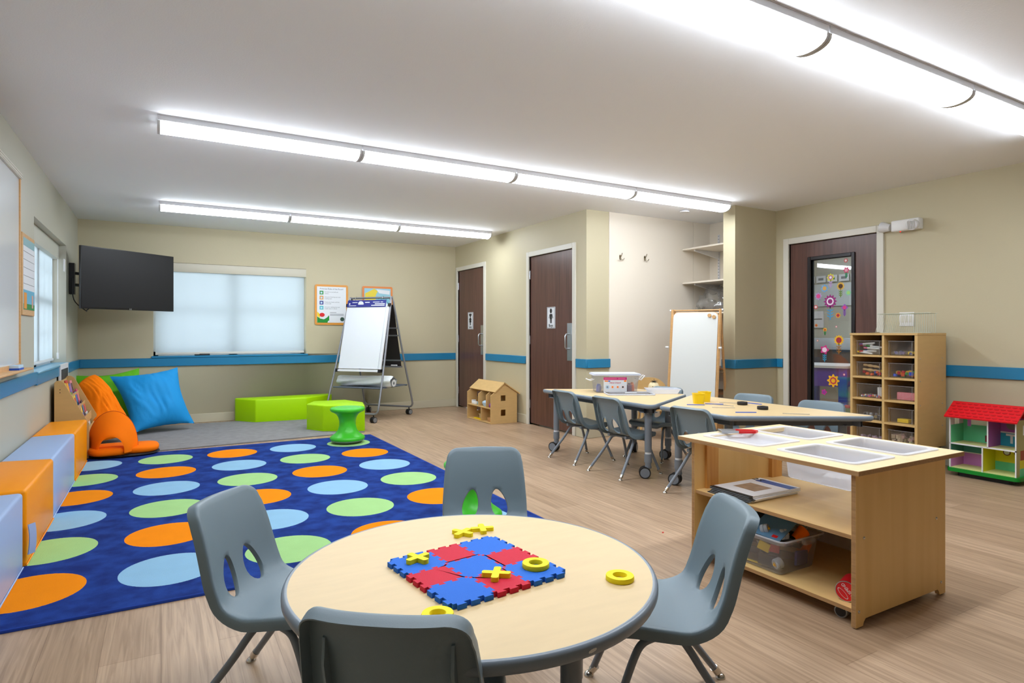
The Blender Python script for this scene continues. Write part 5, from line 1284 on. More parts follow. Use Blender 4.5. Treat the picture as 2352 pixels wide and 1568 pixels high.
# ------------------------------------------------------------ soft blocks along the left wall
def soft_block(poly, z0, z1, name, m, lab, group, lean=0.0, bev=0.016, strip=None):
    cx = sum(p[0] for p in poly)/len(poly); cy = sum(p[1] for p in poly)/len(poly)
    mb = MB(); Q = [(p[0]-cx,p[1]-cy) for p in poly]; n = len(Q)
    a = sum(Q[i][0]*Q[(i+1)%n][1]-Q[(i+1)%n][0]*Q[i][1] for i in range(n))
    if a < 0: Q = Q[::-1]
    V, F = mb.faces([(p[0],p[1],0) for p in Q]+[(p[0],p[1],z1-z0) for p in Q],[tuple(range(n))[::-1],tuple(range(n,2*n))]+[(i,(i+1)%n,(i+1)%n+n,i+n) for i in range(n)])
    bmesh.ops.subdivide_edges(mb.bm, edges=mb.bm.edges[:], cuts=1)
    es = [e for e in mb.bm.edges if e.calc_face_angle(0) > 0.3]
    bmesh.ops.bevel(mb.bm, geom=es, offset=bev, segments=3, profile=0.5, affect='EDGES')
    t = thing(name, lab, 'soft block', (cx,cy,z0), 0, group)
    o = mb.build('foam_body', m, t, sharp=70)
    s = MB(); s.tube([(p[0]*1.0,p[1]*1.0,0.004) for p in Q],0.0035,6,closed=True); s.build('seam', m, t)
    return t
X0 = XL+0.015; XFr = -0.548; SB = 'orange and pale blue soft blocks along the left wall'
soft_block([(X0,5.50),(XFr,5.52),(XFr,6.34),(X0,6.30)],0.0115,0.368,'foam_block',M['orangeb'],'orange soft block farthest from the camera, touching the orange floor chair',SB)
soft_block([(X0,4.52),(-0.552,4.47),(-0.552,5.515),(X0,5.495)],0.0115,0.366,'foam_block',M['paleb'],'pale blue soft block between the two orange soft blocks',SB)
soft_block([(X0,3.60),(-0.548,3.63),(-0.548,4.465),(X0,4.515)],0.0115,0.368,'foam_block',M['orangeb'],'orange soft block between the two pale blue soft blocks',SB)
n4 = soft_block([(X0,2.60),(-0.556,2.60),(-0.556,3.60),(X0,3.595)],0.0115,0.364,'foam_block',M['paleb'],'pale blue soft block nearest the camera with a loose flap',SB)
fl = MB(); fl.grid(lambda u,v:(0.14+0.022*u+0.006*math.sin(3*v),0.50+0.03*u,0.06+0.14*v),4,6); fl.grid(lambda u,v:(0.143+0.022*u+0.006*math.sin(3*v),0.50+0.03*u,0.06+0.14*v),4,6)
fl.build('loose_flap', M['paleb'], n4)
for (bl,yy) in ((n4,0.30),): 
    mk = MB()
    for k in range(4): mk.box(-0.06+0.004*k,-0.02+0.004*k,yy+k*0.022,yy+k*0.022+0.012,0.3528,0.3532)
    mk.build('white_print', M['white'], bl)
soft = M['greenb']; GB = 'lime soft blocks beside the flip chart easel'
soft_block([(0.80,8.40),(0.80,8.32),(1.00,8.06),(1.60,8.02),(1.98,8.30),(1.96,8.42)],0.0125,0.288,'foam_block',soft,'long lime green soft block along the far wall below the window',GB)
soft_block([(1.43,7.19),(1.56,6.95),(1.97,6.74),(2.04,7.05),(1.93,7.42),(1.56,7.45)],0.0125,0.300,'foam_block',soft,'angled lime green soft block in front of the easel, behind the stool',GB)

# wobble stools
def make_stool():
    t = thing('wobble_stool','x','stool')
    MB().lathe([(0.0,0.012),(0.12,0.014),(0.160,0.028),(0.170,0.045),(0.168,0.058),(0.150,0.072),(0.118,0.095),(0.092,0.13),(0.080,0.175),(0.080,0.215),(0.090,0.255),(0.108,0.285),(0.135,0.303),(0.158,0.312),(0.168,0.325),(0.168,0.340),(0.158,0.350),(0.118,0.353)],48).build('stool_body', M['stool'], t, sharp=60)
    MB().lathe([(0,0.347),(0.09,0.3505),(0.118,0.3535),(0.121,0.350),(0.118,0.345),(0,0.342)],40).build('seat_pad', M['stoolg'], t, sharp=60)
    MB().lathe([(0,0),(0.07,0.001),(0.12,0.006),(0.160,0.022),(0.166,0.030),(0.162,0.032),(0,0.03)],40).build('base_pad', mat('stool_base_grey',(120,130,126),0.6), t, sharp=60)
    return t
st0 = make_stool(); st0.location = (1.615,6.13,0.0115); st0['label'] = 'green hourglass wobble stool at the far corner of the rug before the lime block'; st0['group'] = 'green wobble stools'
dup(st0,(1.565,3.19,0.0115),0.4,'green wobble stool mostly hidden behind the far chair of the round table','green wobble stools')

# ------------------------------------------------------------ floor cushions
from mathutils import noise
def pillow(name, c, th, m, lab, seed, bulge=(0,0,0), pinch=0.13, n=34, wr=0.022):
    """c: four corners (tl,tr,br,bl); fat in the middle, thin pointed corners, creased cloth"""
    tl,tr,br,bl = [Vector(p) for p in c]; ctr = (tl+tr+br+bl)/4
    nrm = (tr-tl+br-bl).cross(tl-bl+tr-br).normalized()
    mb = MB()
    def P(u,v,s):
        a = 2*u-1; b = 2*v-1
        uu = u; vv = v
        p = (bl*(1-u)+br*u)*(1-v)+(tl*(1-u)+tr*u)*v
        e = (1-a*a)*(b*b)*pinch; p = p+(ctr-p)*( (1-a*a)*abs(b)**3*pinch + (1-b*b)*abs(a)**3*pinch )
        prof = max(0,(1-abs(a)**2.2)*(1-abs(b)**2.2))**0.62
        w = noise.noise(Vector((u*3.1+seed,v*2.6,s*3)))*wr*2.2+abs(noise.noise(Vector((u*9+seed,v*4+u*5,s))))*wr*1.4
        edge = min(1-abs(a),1-abs(b)); 
        puck = math.sin((u if 1-abs(b) < 1-abs(a) else v)*46+seed)*0.004*math.exp(-edge*8)
        q = p+nrm*s*(th*prof+(w*prof)+puck*prof)-ctr+Vector(bulge)*prof
        return q
    for s in (1,-1): mb.grid(lambda u,v:P(u,v,s),n,n)
    o = mb.build(name, m, loc=tuple(ctr), sharp=75); tag(o, lab, 'floor cushion', 'large floor cushions in the corner'); return o
def pt(px,py,Y):
    u = (px-1176)/1409; v = (764-py)/1409; dx = 0.49645+0.86806*u; dy = 0.86806-0.49645*u; t = Y/dy
    return (dx*t, Y, max(0.02,H+v*t))
pillow('floor_cushion',[pt(172,862,8.36),pt(320,845,8.33),pt(345,975,8.12),pt(178,985,8.10)],0.07,M['greenp'],'big green floor cushion at the back, leaning on the far wall',2.0)
pillow('floor_cushion',[pt(252,864,8.10),pt(408,843,8.14),pt(447,972,7.86),pt(304,996,7.62)],0.15,M['bluep'],'big bright blue floor cushion leaning in front of the green one',5.0,n=44)
pillow('floor_cushion',[pt(181,882,7.55),pt(219,860,7.70),pt(306,990,7.35),pt(225,1012,7.05)],0.15,M['orangep'],'big orange floor cushion between the book rack and blue cushion',8.0,n=44,pinch=-0.06)

# ------------------------------------------------------------ orange folding floor chair
t = thing('floor_chair', 'orange padded folding floor chair with arched back on the blue rug', 'floor chair', (-0.30,6.55,0.0115))
def pad(mb, cx, cy, rx, ry, z0, z1, n=40):
    pr = [(0.0,z0),(0.90,z0),(0.985,z0+0.012),(1.0,(z0+z1)/2),(0.985,z1-0.014),(0.92,z1-0.002),(0.0,z1+0.006)]
    vs = []
    for r_,z in pr:
        for i in range(n):
            a = 2*PI*i/n; e = 2.6; ca, sa = math.cos(a), math.sin(a)
            vs.append((cx+rx*r_*math.copysign(abs(ca)**(2/e),ca), cy+ry*r_*math.copysign(abs(sa)**(2/e),sa), z))
    mb.faces(vs,[(k*n+i,k*n+(i+1)%n,(k+1)*n+(i+1)%n,(k+1)*n+i) for k in range(len(pr)-1) for i in range(n)])
m = MB(); pad(m,-0.085,-0.02,0.175,0.20,0.022,0.085); m.build('seat_cushion', M['orange'], t, sharp=70)
m = MB(); pad(m,0.125,0.02,0.16,0.19,0.022,0.078); m.build('seat_cushion', M['orange'], t, sharp=70)
m = MB(); pad(m,0.015,0.0,0.275,0.205,0.0,0.024); m.build('base', mat('floor_chair_black',(24,20,22),0.8), t)
m = MB()
def arch(u,v):
    # closed padded cross-section v swept along the arch u; inner lip forward and low, outer edge back and high
    th = PI*(0.0+u); c, s = math.cos(th), abs(math.sin(th))**0.85
    ox, oz = -0.075-0.185*c, 0.05+0.335*s
    ix, iz = -0.075-0.105*c, 0.045+0.15*s
    oy, iy = 0.10-0.17*u, -0.16-0.06*u
    k = 2*PI*v; a = 0.5+0.5*math.cos(k); w = math.copysign(abs(math.sin(k))**0.7, math.sin(k))*0.028
    N = Vector((-c*0.8,0.45,s*0.8)).normalized()
    p = Vector((ox,oy,oz))*a+Vector((ix,iy,iz))*(1-a)
    return tuple(p+N*w)
m.grid(arch,44,20)
m.build('arched_back', M['orange'], t, sharp=75)
e = MB(); e.tube([tuple(Vector(arch(i/40,0.06))) for i in range(41)],0.003,6); e.build('piping', mat('piping_dark',(200,76,10),0.8), t)

# ------------------------------------------------------------ book display rack and slate
BY0, BY1 = 6.47, 7.19
t = thing('book_rack', 'maple book display rack with sloping pockets of picture books by the left wall', 'book rack', (-0.69,6.95,0.0125))
def side(y):
    P = [(-0.10,0.0),(0.145,0.0),(0.145,0.30),(-0.035,0.665),(-0.06,0.682),(-0.085,0.682),(-0.10,0.665)]
    k = MB(); k.M = Matrix(((1,0,0,0),(0,0,1,y-6.95),(0,1,0,0),(0,0,0,1))); k.prism(P,0,0.016); return k.build('side_panel', M['cub'], t)
sp_ = side(BY0); side(BY1)
for z in (0.605,0.58): MB().cyl((-0.06,BY0-6.95-0.001,z),(-0.06,BY0-6.95,z),0.004,10).build('screw', M['black'], sp_)
MB().box(-0.10,-0.092,BY0-6.95+0.016,BY1-6.95,0.02,0.66).build('back_panel', M['cub'], t)
tiers = [(0.120,0.17,0.30),(0.095,0.27,0.40),(0.045,0.37,0.50),(-0.005,0.47,0.60)]
for (x,zb_,zt_) in tiers:
    MB().box(x,x+0.008,BY0-6.95+0.016,BY1-6.95,zb_,zb_+0.07).box(x-0.04,x,BY0-6.95+0.016,BY1-6.95,zb_-0.008,zb_).build('pocket_strip', M['cub'], t)
cols = [(236,214,40),(200,60,50),(70,110,180),(230,140,150),(240,240,236),(90,70,120),(250,180,40),(150,120,180),(60,60,64),(220,110,60),(200,190,220),(120,150,60),(240,220,60),(70,140,190),(210,80,120),(230,228,224)]
ci = 0
pos = ['at the camera end','second from the camera end','in the middle','second from the far end','at the far end']
for ti,(x,zb_,zt_) in enumerate(tiers):
    for k in range(5):
        y = BY0+0.085+k*0.136; c_ = cols[ci%16]; hh = 0.155+0.02*((ci*7)%3); ww = 0.056+0.004*((ci*5)%3)
        b = thing('picture_book', '%s picture book %s, %s tier of the rack' % (['yellow','red','blue','pink','white','plum','amber','lilac','black','orange','pale mauve','olive','lemon','sky blue','rose','cream'][ci%16], pos[k], ['lowest','second','third','top'][ti]), 'book', (-0.69+x-0.012, y, 0.0125+zb_+0.001), 0, 'picture books in the display rack')
        b.rotation_euler = (0.0,-0.20,0.02*math.sin(ci))
        MB().box(-0.009,0,-ww,ww,0,hh).build('cover', mat('book_%d'%(ci%16),c_,0.4), b)
        MB().box(0,0.0006,-ww*0.7,ww*0.7,hh*0.45,hh*0.86).box(0,0.0006,-ww*0.8,ww*0.5,hh*0.12,hh*0.22).build('cover_picture', mat('bookp_%d'%(ci%16),cols[(ci+5)%16],0.4), b)
        ci += 1
t = thing('framed_slate', 'small black slate in a pale frame standing behind the book rack', 'slate', (XL+0.021,7.13,0.0125))
MB().box(-0.008,0.008,-0.27,0.27,0.36,0.80).box(-0.008,0.008,-0.02,0.02,0,0.36).build('frame', M['white'], t); MB().box(0.008,0.010,-0.225,0.225,0.41,0.755).build('slate_face', mat('slate',(46,48,50),0.5), t)

# ------------------------------------------------------------ wooden dollhouse by the restroom doors
t = thing('wooden_dollhouse', 'natural wood open-fronted dollhouse standing between the restroom doors', 'dollhouse', (3.45,6.545,0))
DW = M['beech']; D = 0.365; LY = 0.66
def gable(y, name, holes=True):
    """gable wall as strips around two square windows (profile in XZ)"""
    k = MB(); k.M = Matrix(((1,0,0,0),(0,0,1,y),(0,1,0,0),(0,0,0,1)))
    top = [(0.0,0.345),(0.055,0.382),(0.18,0.485),(D,0.365)]
    x0,x1 = 0.138,0.205
    def zt(x):
        for (a,za),(b_,zb_) in zip(top,top[1:]):
            if a <= x <= b_: return za+(zb_-za)*(x-a)/(b_-a)
    k.prism([(0,0),(x0,0),(x0,zt(x0)),(0.055,0.382),(0,0.345)],0,0.012)
    k.prism([(x1,0),(D,0),(D,0.365),(x1,zt(x1))],0,0.012)
    for a,b_ in ((0,0.093),(0.168,0.275),(0.342,None)):
        if b_ is None: k.prism([(x0,a),(x1,a),(x1,zt(x1)),(0.18,0.485),(x0,zt(x0))],0,0.012)
        else: k.prism([(x0,a),(x1,a),(x1,b_),(x0,b_)],0,0.012)
    return k.build(name, DW, t)
gable(0.0,'gable_wall'); gable(LY-0.012,'gable_wall')
MB().box(0.004,D,0.012,LY-0.012,0.004,0.014).build('floor_board', DW, t); MB().box(0.004,D,0.012,LY-0.012,0.180,0.192).build('middle_floor', DW, t)
bk = MB()
for (a,b_,c_,d_) in ((0.012,0.40,0.014,0.18),(0.40,0.47,0.11,0.18),(0.40,0.47,0.014,0.05),(0.47,LY-0.012,0.014,0.18),(0.012,LY-0.012,0.192,0.36)): bk.box(D-0.012,D,a,b_,c_,d_)
bk.build('back_wall', DW, t)
def part(y,z0,z1,slope):
    k = MB(); k.M = Matrix(((1,0,0,0),(0,0,1,y),(0,1,0,0),(0,0,0,1)))
    k.prism([(0.004,z0),(D-0.012,z0),(D-0.012,0.36),(0.18,0.475),(0.055,0.376),(0.004,0.342)] if slope else [(0.004,z0),(D-0.012,z0),(D-0.012,z1),(0.004,z1)],0,0.010); k.build('partition', DW, t)
part(0.34,0.192,0,True); part(0.13,0.192,0,True); part(0.27,0.014,0.18,False)
def roofp(a,b_,name):
    k = MB(); n = Vector((-(b_[1]-a[1]),0,b_[0]-a[0])).normalized()*0.011; vs = []
    for y in (-0.022,LY+0.022):
        for p,o in ((a,0),(b_,0),(b_,1),(a,1)): vs.append((p[0]+n.x*o,y,p[1]+n.z*o))
    k.faces(vs,[(0,1,2,3),(7,6,5,4),(0,4,5,1),(1,5,6,2),(2,6,7,3),(3,7,4,0)]); return k.build(name, DW, t)
rf = roofp((0.050,0.381),(0.188,0.492),'roof_panel'); roofp((0.172,0.492),(D+0.028,0.350),'roof_panel')
MB().box(-0.006,0.006,-0.02,0.02,0,0.0012).build('finger_slot', M['cubin'], rf, loc=(0.076,0.36,0.4135), rot=(0,-0.68,0))
def toy(name,lab,cat,mb,m,loc,rot=(0,0,0)):
    return tag(mb.build(name,m,loc=loc,rot=rot),lab,cat)
dx,dy = 3.45,6.545
toy('toy_bed','small white toy bed on the upper left floor of the wooden dollhouse','toy',MB().box(-0.03,0.03,-0.06,0.06,0,0.03,bev=0.006).box(-0.03,0.03,0.05,0.06,0,0.05,bev=0.003),M['white'],(dx+0.06,dy+0.53,0.1925))
toy('toy_block','teal toy block beside the white toy bed in the dollhouse','toy',MB().box(-0.02,0.02,-0.02,0.02,0,0.04,bev=0.006),M['teal'],(dx+0.06,dy+0.42,0.1925))
toy('toy_bathtub','pale blue toy tub on the upper middle floor of the wooden dollhouse','toy',MB().lathe([(0,0),(0.035,0),(0.05,0.03),(0.052,0.05),(0.03,0.068),(0,0.072)],18,sy=1.5),M['ltblue'],(dx+0.07,dy+0.24,0.1925))
toy('toy_sofa','purple toy sofa on the upper right floor of the wooden dollhouse','toy',MB().lathe([(0,0),(0.045,0.005),(0.05,0.03),(0.03,0.06),(0,0.07)],14),M['purple'],(dx+0.065,dy+0.068,0.1925))
toy('toy_table','small pale toy table on the lower left floor of the dollhouse','toy',MB().box(-0.012,0.012,-0.012,0.012,0,0.05).box(-0.02,0.02,-0.02,0.02,0.05,0.056),mat('toy_pale_wood',(232,206,160),0.5),(dx+0.10,dy+0.47,0.0145))
toy('toy_plank','long yellow toy plank on the lower left floor of the dollhouse','toy',MB().box(-0.02,0.02,-0.10,0.10,0,0.012,bev=0.003),M['yellowp'],(dx+0.045,dy+0.42,0.0145))
toy('toy_box','brown toy box on the lower right floor of the dollhouse','toy',MB().box(-0.04,0.04,-0.06,0.06,0,0.05,bev=0.004),mat('toy_tan',(190,140,90),0.6),(dx+0.08,dy+0.11,0.0145))

# ------------------------------------------------------------ cubby unit
QX, QY0, QY1, QT, QB = 5.165, 2.605, 3.148, 1.103, 0.178
t = thing('cubby_unit', 'tall maple cubby unit of ten compartments before the glazed door', 'cubby unit', (QX,QY0,0))
depth = XR-0.02-QX-0.06
MB().box(0,depth,0,0.022,QB,QT-0.018,bev=0.001,seg=1).build('side_panel', M['cub'], t)
MB().box(0,depth,QY1-QY0-0.02,QY1-QY0,QB,QT-0.018,bev=0.001,seg=1).build('side_panel', M['cub'], t)
MB().box(-0.004,depth,-0.002,QY1-QY0+0.002,QT-0.018,QT,bev=0.001,seg=1).build('top_panel', M['cub'], t)
MB().box(0.003,depth,0.258,0.277,QB,QT-0.018).build('divider', M['cub'], t)
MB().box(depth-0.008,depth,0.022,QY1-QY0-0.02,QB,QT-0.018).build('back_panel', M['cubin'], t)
zs = [0.178,0.355,0.539,0.722,0.903]
for z in zs:
    for a,b_ in ((0.022,0.258),(0.277,QY1-QY0-0.02)): MB().box(0.002,depth-0.008,a,b_,z,z+0.016).build('shelf', M['cub'], t)
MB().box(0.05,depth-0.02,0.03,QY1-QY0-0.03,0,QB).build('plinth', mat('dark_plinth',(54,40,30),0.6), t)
for z in (0.35,0.53,0.72,0.90):
    for x in (0.04,depth-0.06): MB().lathe([(0,0.003),(0.003,0.0025),(0.005,0)],12).build('screw', M['steel'], t, loc=(x,0,z), rot=(PI/2,0,0))
def cb(row, col): return (QY0+0.022+0.014 if col == 1 else QY0+0.277+0.014), (QY0+0.258-0.014 if col == 1 else QY1-0.02-0.014), zs[row]+0.0165
rown = ['bottom','second lowest','middle','second highest','top']; coln = ['left','right']
cont = {(4,0):'of markers',(4,1):'with flat coloured pieces',(3,0):'with wooden pegs',(3,1):'with bright cubes',(2,0):'with beads and white cup',(2,1):'with red patterned pouch',(1,0):'with silver scraps',(1,1):'with yellow box',(0,0):'with pale bits',(0,1):'with shells'}
for r_ in range(5):
    for c_ in (0,1):
        y0,y1,z = cb(r_,c_); nm = 'clear bin %s in the %s %s cubby compartment' % (cont[(r_,c_)],rown[r_],coln[c_])
        tb_ = open_tub('tray_bin', QX+0.02, QX+0.34, y0, y1, z, z+0.118, M['clear'], rim=0.006, tp_=0.010, rimh=0.003, label=nm, cat='bin', group='clear tray bins in the cubby unit', r=0.015)
        MB().tube([(p[0]-QX-0.18,p[1]-(y0+y1)/2,0.117) for p in rrect(QX+0.02,QX+0.34,y0,y1,0.015,3)],0.0022,6,closed=True).build('rim', M['tub2'], tb_)
        MB().box(-0.1605,-0.159,-(y1-y0)/2+0.014,-(y1-y0)/2+0.017,0.004,0.112).box(-0.1605,-0.159,(y1-y0)/2-0.017,(y1-y0)/2-0.014,0.004,0.112).build('corner_edge', M['tub2'], tb_)
def inb(r_,c_,dx_,fy,dz): y0,y1,z = cb(r_,c_); return (QX+0.045+dx_, y1-(y1-y0)*fy, z+0.004+dz)   # fy 0 = photo left
def pen(r_,c_,dx_,fy,dz,ang_,tilt_,m,lab):
    p = inb(r_,c_,dx_,fy,dz); o = MB().cyl((0,-0.06,0),(0,0.04,0),0.007,10,0).cyl((0,0.04,0),(0,0.07,0),0.0072,10,1)
    ob = o.build('marker_pen',[M['white'],m],loc=p,rot=(tilt_,0,ang_)); tag(ob,lab,'marker','marker pens in the top left cubby bin')
for k,(m_,nm) in enumerate(((M['yellowp'],'yellow'),(M['red'],'red'),(M['bluestick'],'blue'),(M['pink'],'pink'),(M['dgreen'],'green'),(M['red'],'bright red'),(M['purple'],'purple'))):
    pen(4,0,0.01+0.012*(k%3),0.30+0.09*(k%5),0.012+0.013*k,0.35*math.sin(k*2.1),0.12*math.cos(k*1.7),m_,'white marker pen with %s cap in the top left cubby bin' % nm)
def cubes(r_,c_,n_,cols_,sz,seed,lab,h_=0.03):
    rr = random.Random(seed); mb = MB(); ms = [mat('bit_%d_%d_%d'%c,c,0.5) for c in cols_]
    y0,y1,z = cb(r_,c_)
    for k in range(n_):
        x = rr.uniform(QX+0.045,QX+0.16); y = rr.uniform(y0+0.025,y1-0.025); zz = z+0.004+rr.uniform(0,h_); s = sz*rr.uniform(.8,1.2)
        mb.M = Matrix.Translation((x,y,zz+s))@Matrix.Rotation(rr.uniform(0,3),4,'Z')@Matrix.Rotation(rr.uniform(-.4,.4),4,'X')
        mb.box(-s,s,-s,s,-s,s,m=k%len(ms))
    o = mb.build('loose_pieces', ms); tag(o,lab,'loose pieces',kind='stuff')
cubes(3,1,34,[(240,90,20),(40,80,200),(220,30,40),(250,190,40),(60,160,60)],0.011,3,'heap of bright plastic cubes in the upper right cubby bin')
cubes(3,0,18,[(240,100,20),(230,200,40),(220,40,40),(60,90,190)],0.009,4,'heap of orange and red pieces under the wooden pegs')
cubes(2,0,120,[(240,220,60),(220,60,140),(240,240,240),(60,120,200),(240,120,40)],0.0045,5,'layer of tiny coloured beads in the middle left cubby bin',0.012)
cubes(4,1,14,[(60,50,120),(80,80,150),(240,210,40)],0.010,6,'flat blue and yellow pieces in the top right cubby bin',0.01)
cubes(1,0,26,[(180,180,184),(60,60,60),(150,130,90)],0.010,7,'heap of silver and dark scraps in the second lowest left bin',0.03)
cubes(0,1,30,[(200,180,150),(190,150,140),(120,90,70),(170,170,120)],0.013,8,'heap of shells in the bottom right cubby bin',0.06)
cubes(0,0,30,[(200,170,190),(180,160,180)],0.008,9,'pale pink bits in the bottom left cubby bin',0.02)
for k in range(2):
    p = inb(3,0,0.03,0.5,0.045+0.036*k)
    tag(MB().lathe([(0,-0.075),(0.009,-0.07),(0.011,-0.05),(0.007,-0.04),(0.013,-0.02),(0.013,0.0),(0.008,0.01),(0.013,0.03),(0.009,0.05),(0.010,0.07),(0,0.075)],14).build('wooden_peg', M['beech'], loc=p, rot=(PI/2+0.1,0,0.06*(1-2*k))), ['lower','upper'][k]+' turned wooden peg in the second highest left cubby bin','wooden peg','wooden pegs in the cubby')
p = inb(2,0,0.03,0.83,0); tag(MB().lathe([(0,0),(0.026,0),(0.028,0.075),(0.026,0.076),(0.024,0.003),(0,0.003)],20).build('white_cup', M['white'], loc=(p[0]+0.01,p[1],p[2]+0.012)), 'white cup standing on the beads in the middle left cubby bin','cup')
def pouch_mat():
    m = mat('patterned_pouch',(214,60,80),0.7); nt = m.node_tree; b = nt.nodes['Principled BSDF']
    ck = nt.nodes.new('ShaderNodeTexChecker'); ck.inputs['Scale'].default_value = 130; ck.inputs['Color1'].default_value = lin((222,56,76))+(1,); ck.inputs['Color2'].default_value = lin((240,190,195))+(1,)
    tc = nt.nodes.new('ShaderNodeTexCoord'); mp = nt.nodes.new('ShaderNodeMapping'); mp.inputs['Rotation'].default_value = (0.78,0,0)
    nt.links.new(tc.outputs['Object'],mp.inputs[0]); nt.links.new(mp.outputs[0],ck.inputs[0]); nt.links.new(ck.outputs['Color'],b.inputs['Base Color']); return m
p = inb(2,1,0.03,0.60,0); tag(MB().box(-0.015,0.015,-0.072,0.070,0,0.062,bev=0.006).build('fabric_pouch', pouch_mat(), loc=p), 'red and white patterned pouch in the middle right cubby bin','pouch')
p = inb(1,1,0.03,0.50,0); tag(MB().box(-0.03,0.03,-0.042,0.042,0,0.030,bev=0.001).build('yellow_box', M['yellowp'], loc=(p[0]+0.01,p[1],p[2])), 'small yellow box in the second lowest right cubby bin','box')
# wire rack on top
WX, WY0, WY1 = 5.30, 2.585, 3.00
t = thing('wire_rack', 'pale wire rack of bent rods standing on top of the cubby unit', 'wire rack', (WX,2.79,QT))
wm = mat('rack_wire',(196,204,190),0.4,metal=0.2)
for k in range(11):
    y = -0.20+0.0165*k
    MB().tube([(0.13,y+0.012,0.002),(0.13,y+0.012,0.158),(0.0,y-0.004,0.160),(0.0,y,0.002)],0.0016,6).build('wire', wm, t)
for k in range(11):
    y = 0.05+0.015*k
    MB().tube([(0.13,y+0.01,0.002),(0.13,y-0.02,0.156),(0.0,y-0.02,0.158),(0.0,y+0.02,0.002)],0.0016,6).build('wire', wm, t)
MB().tube([(-0.003,-0.215,0.161),(-0.003,0.20,0.161)],0.0025,6).tube([(0.133,-0.2,0.159),(0.133,0.2,0.159)],0.0025,6).tube([(0.0,-0.22,0.003),(0.0,0.25,0.003)],0.002,6).build('cross_rod', wm, t)
tag(MB().lathe([(0,0),(0.036,0),(0.04,0.002),(0.034,0.007),(0,0.009)],24).build('metal_disc', M['chrome'], loc=(5.195,2.955,QT)), 'small round shiny metal lid on the front edge of cubby top','disc')
s_ = MB().box(XR-0.007,XR,2.888,3.012,1.163,1.285,bev=0.002).build('switch_plate', M['white']); tag(s_,'white three-switch plate on the right wall behind the wire rack','light switch')
for k in range(3): MB().box(XR-0.0095,XR-0.007,2.905+k*0.033,2.930+k*0.033,1.195,1.255,bev=0.001).build('rocker', M['trimw'], s_)

# ------------------------------------------------------------ emergency light
t = thing('emergency_light', 'white twin-head emergency light on the wall above the glazed door corner', 'emergency light', (XR,2.95,2.04))
eb = MB(); eb.box(-0.075,0,-0.135,0.10,-0.045,0.052,bev=0.012,seg=3); eb.build('housing', M['white'], t)
for s,y in ((-1,-0.10),(1,0.155)):
    h_ = MB(); h_.lathe([(0,0),(0.030,0.0),(0.046,0.05),(0.048,0.075),(0.044,0.082),(0,0.086)],20)
    o = h_.build('lamp_head', M['whitem'], t, loc=(-0.035 if s>0 else -0.045,y-(0.03 if s>0 else 0.0),0.0), rot=((-1.35 if s>0 else 0.0),(-1.75 if s<0 else -0.35),0.0))
    rb = MB()
    for k in range(5): rb.box(-0.035,0.035,-0.028+k*0.013,-0.024+k*0.013,0.084,0.089)
    rb.build('lens_ribs', mat('lens_grey',(190,188,182),0.3), o)
MB().sphere((-0.05,0.03,-0.048),0.005,seg=8).build('indicator', emis('red_indicator',(255,40,40),2.0), t)

# ------------------------------------------------------------ painted dollhouse
HX, HY0, HY1 = 5.335, 2.025, 2.455
t = thing('painted_dollhouse', 'painted dollhouse with red shingled roof and green base, cut by the frame', 'dollhouse', (HX,2.24,0))
pp = {k: mat('house_'+k,c,0.5) for k,c in {'mint':(100,206,150),'lilac':(196,120,200),'aqua':(40,160,190),'plum':(170,90,180),'pink':(206,130,206),'sage':(70,150,150),'yel':(226,214,20),'khaki':(178,168,110),'floor':(224,226,150),'brick':(170,70,40),'maroon':(110,30,40)}.items()}
MB().prism(rrect(-0.02,0.23,-0.235,0.235,0.035),0.035,0.062).build('base', M['dgreen'], t)
MB().prism(rrect(0.02,0.19,-0.18,0.18,0.03),0,0.035).build('turntable', M['black'], t)
z0, zm_, z1 = 0.062, 0.250, 0.470; hy = 0.215
def hb_(name,x0,x1,y0,y1,a,b_,m): return MB().box(x0,x1,y0,y1,a,b_).build(name,m,t)
# side walls with window openings, interior colour on inner skin
lw = MB()
for (a,b_,c_,d_) in ((0,0.20,z0,0.39),(0,0.06,0.39,0.455),(0.13,0.20,0.39,0.455),(0,0.20,0.455,z1)): lw.box(a,b_,hy-0.006,hy,c_,d_)
lw.build('side_wall', M['white'], t)
for (c_,d_,m_) in ((z0,0.16,'pink'),(0.16,zm_,'sage'),(zm_,0.39,'mint')): hb_('inner_skin',0.004,0.20,hy-0.0075,hy-0.006,c_,d_,pp[m_])
rw = MB(); rw.box(0,0.20,-hy,-hy+0.006,z0,z1); rw.build('side_wall', pp['khaki'], t)
hb_('outer_print',0.06,0.14,-hy-0.001,-hy,0.18,0.25,pp['brick']); hb_('outer_print',0.05,0.20,-hy-0.001,-hy,z0+0.0,0.12,pp['mint']); hb_('outer_print',0.05,0.20,-hy-0.0008,-hy,0.12,0.18,pp['yel'])
hb_('outer_print',0.10,0.18,-hy-0.001,-hy,0.36,0.43,M['white'])
bkx = 0.195
for (a,b_,c_,d_,m_) in ((0.0,hy-0.006,z0,0.16,'pink'),(0.0,hy-0.006,0.16,zm_,'sage'),(-hy,0.0,z0,0.13,'mint'),(-hy,0.0,0.13,zm_,'yel'),(-hy,-0.03,zm_,0.355,'aqua'),(-hy,-0.03,0.355,z1,'plum'),(-0.03,0.03,zm_,z1,'mint'),(0.03,0.17,zm_,0.385,'mint'),(0.17,hy,zm_,z1,'mint')):
    hb_('back_wall',bkx,bkx+0.006,a,b_,c_,d_,pp[m_])
hb_('chair_rail',bkx-0.001,bkx,0.0,hy-0.007,0.158,0.166,M['white']); hb_('chair_rail',bkx-0.001,bkx,-hy,-0.03,0.350,0.360,M['white'])
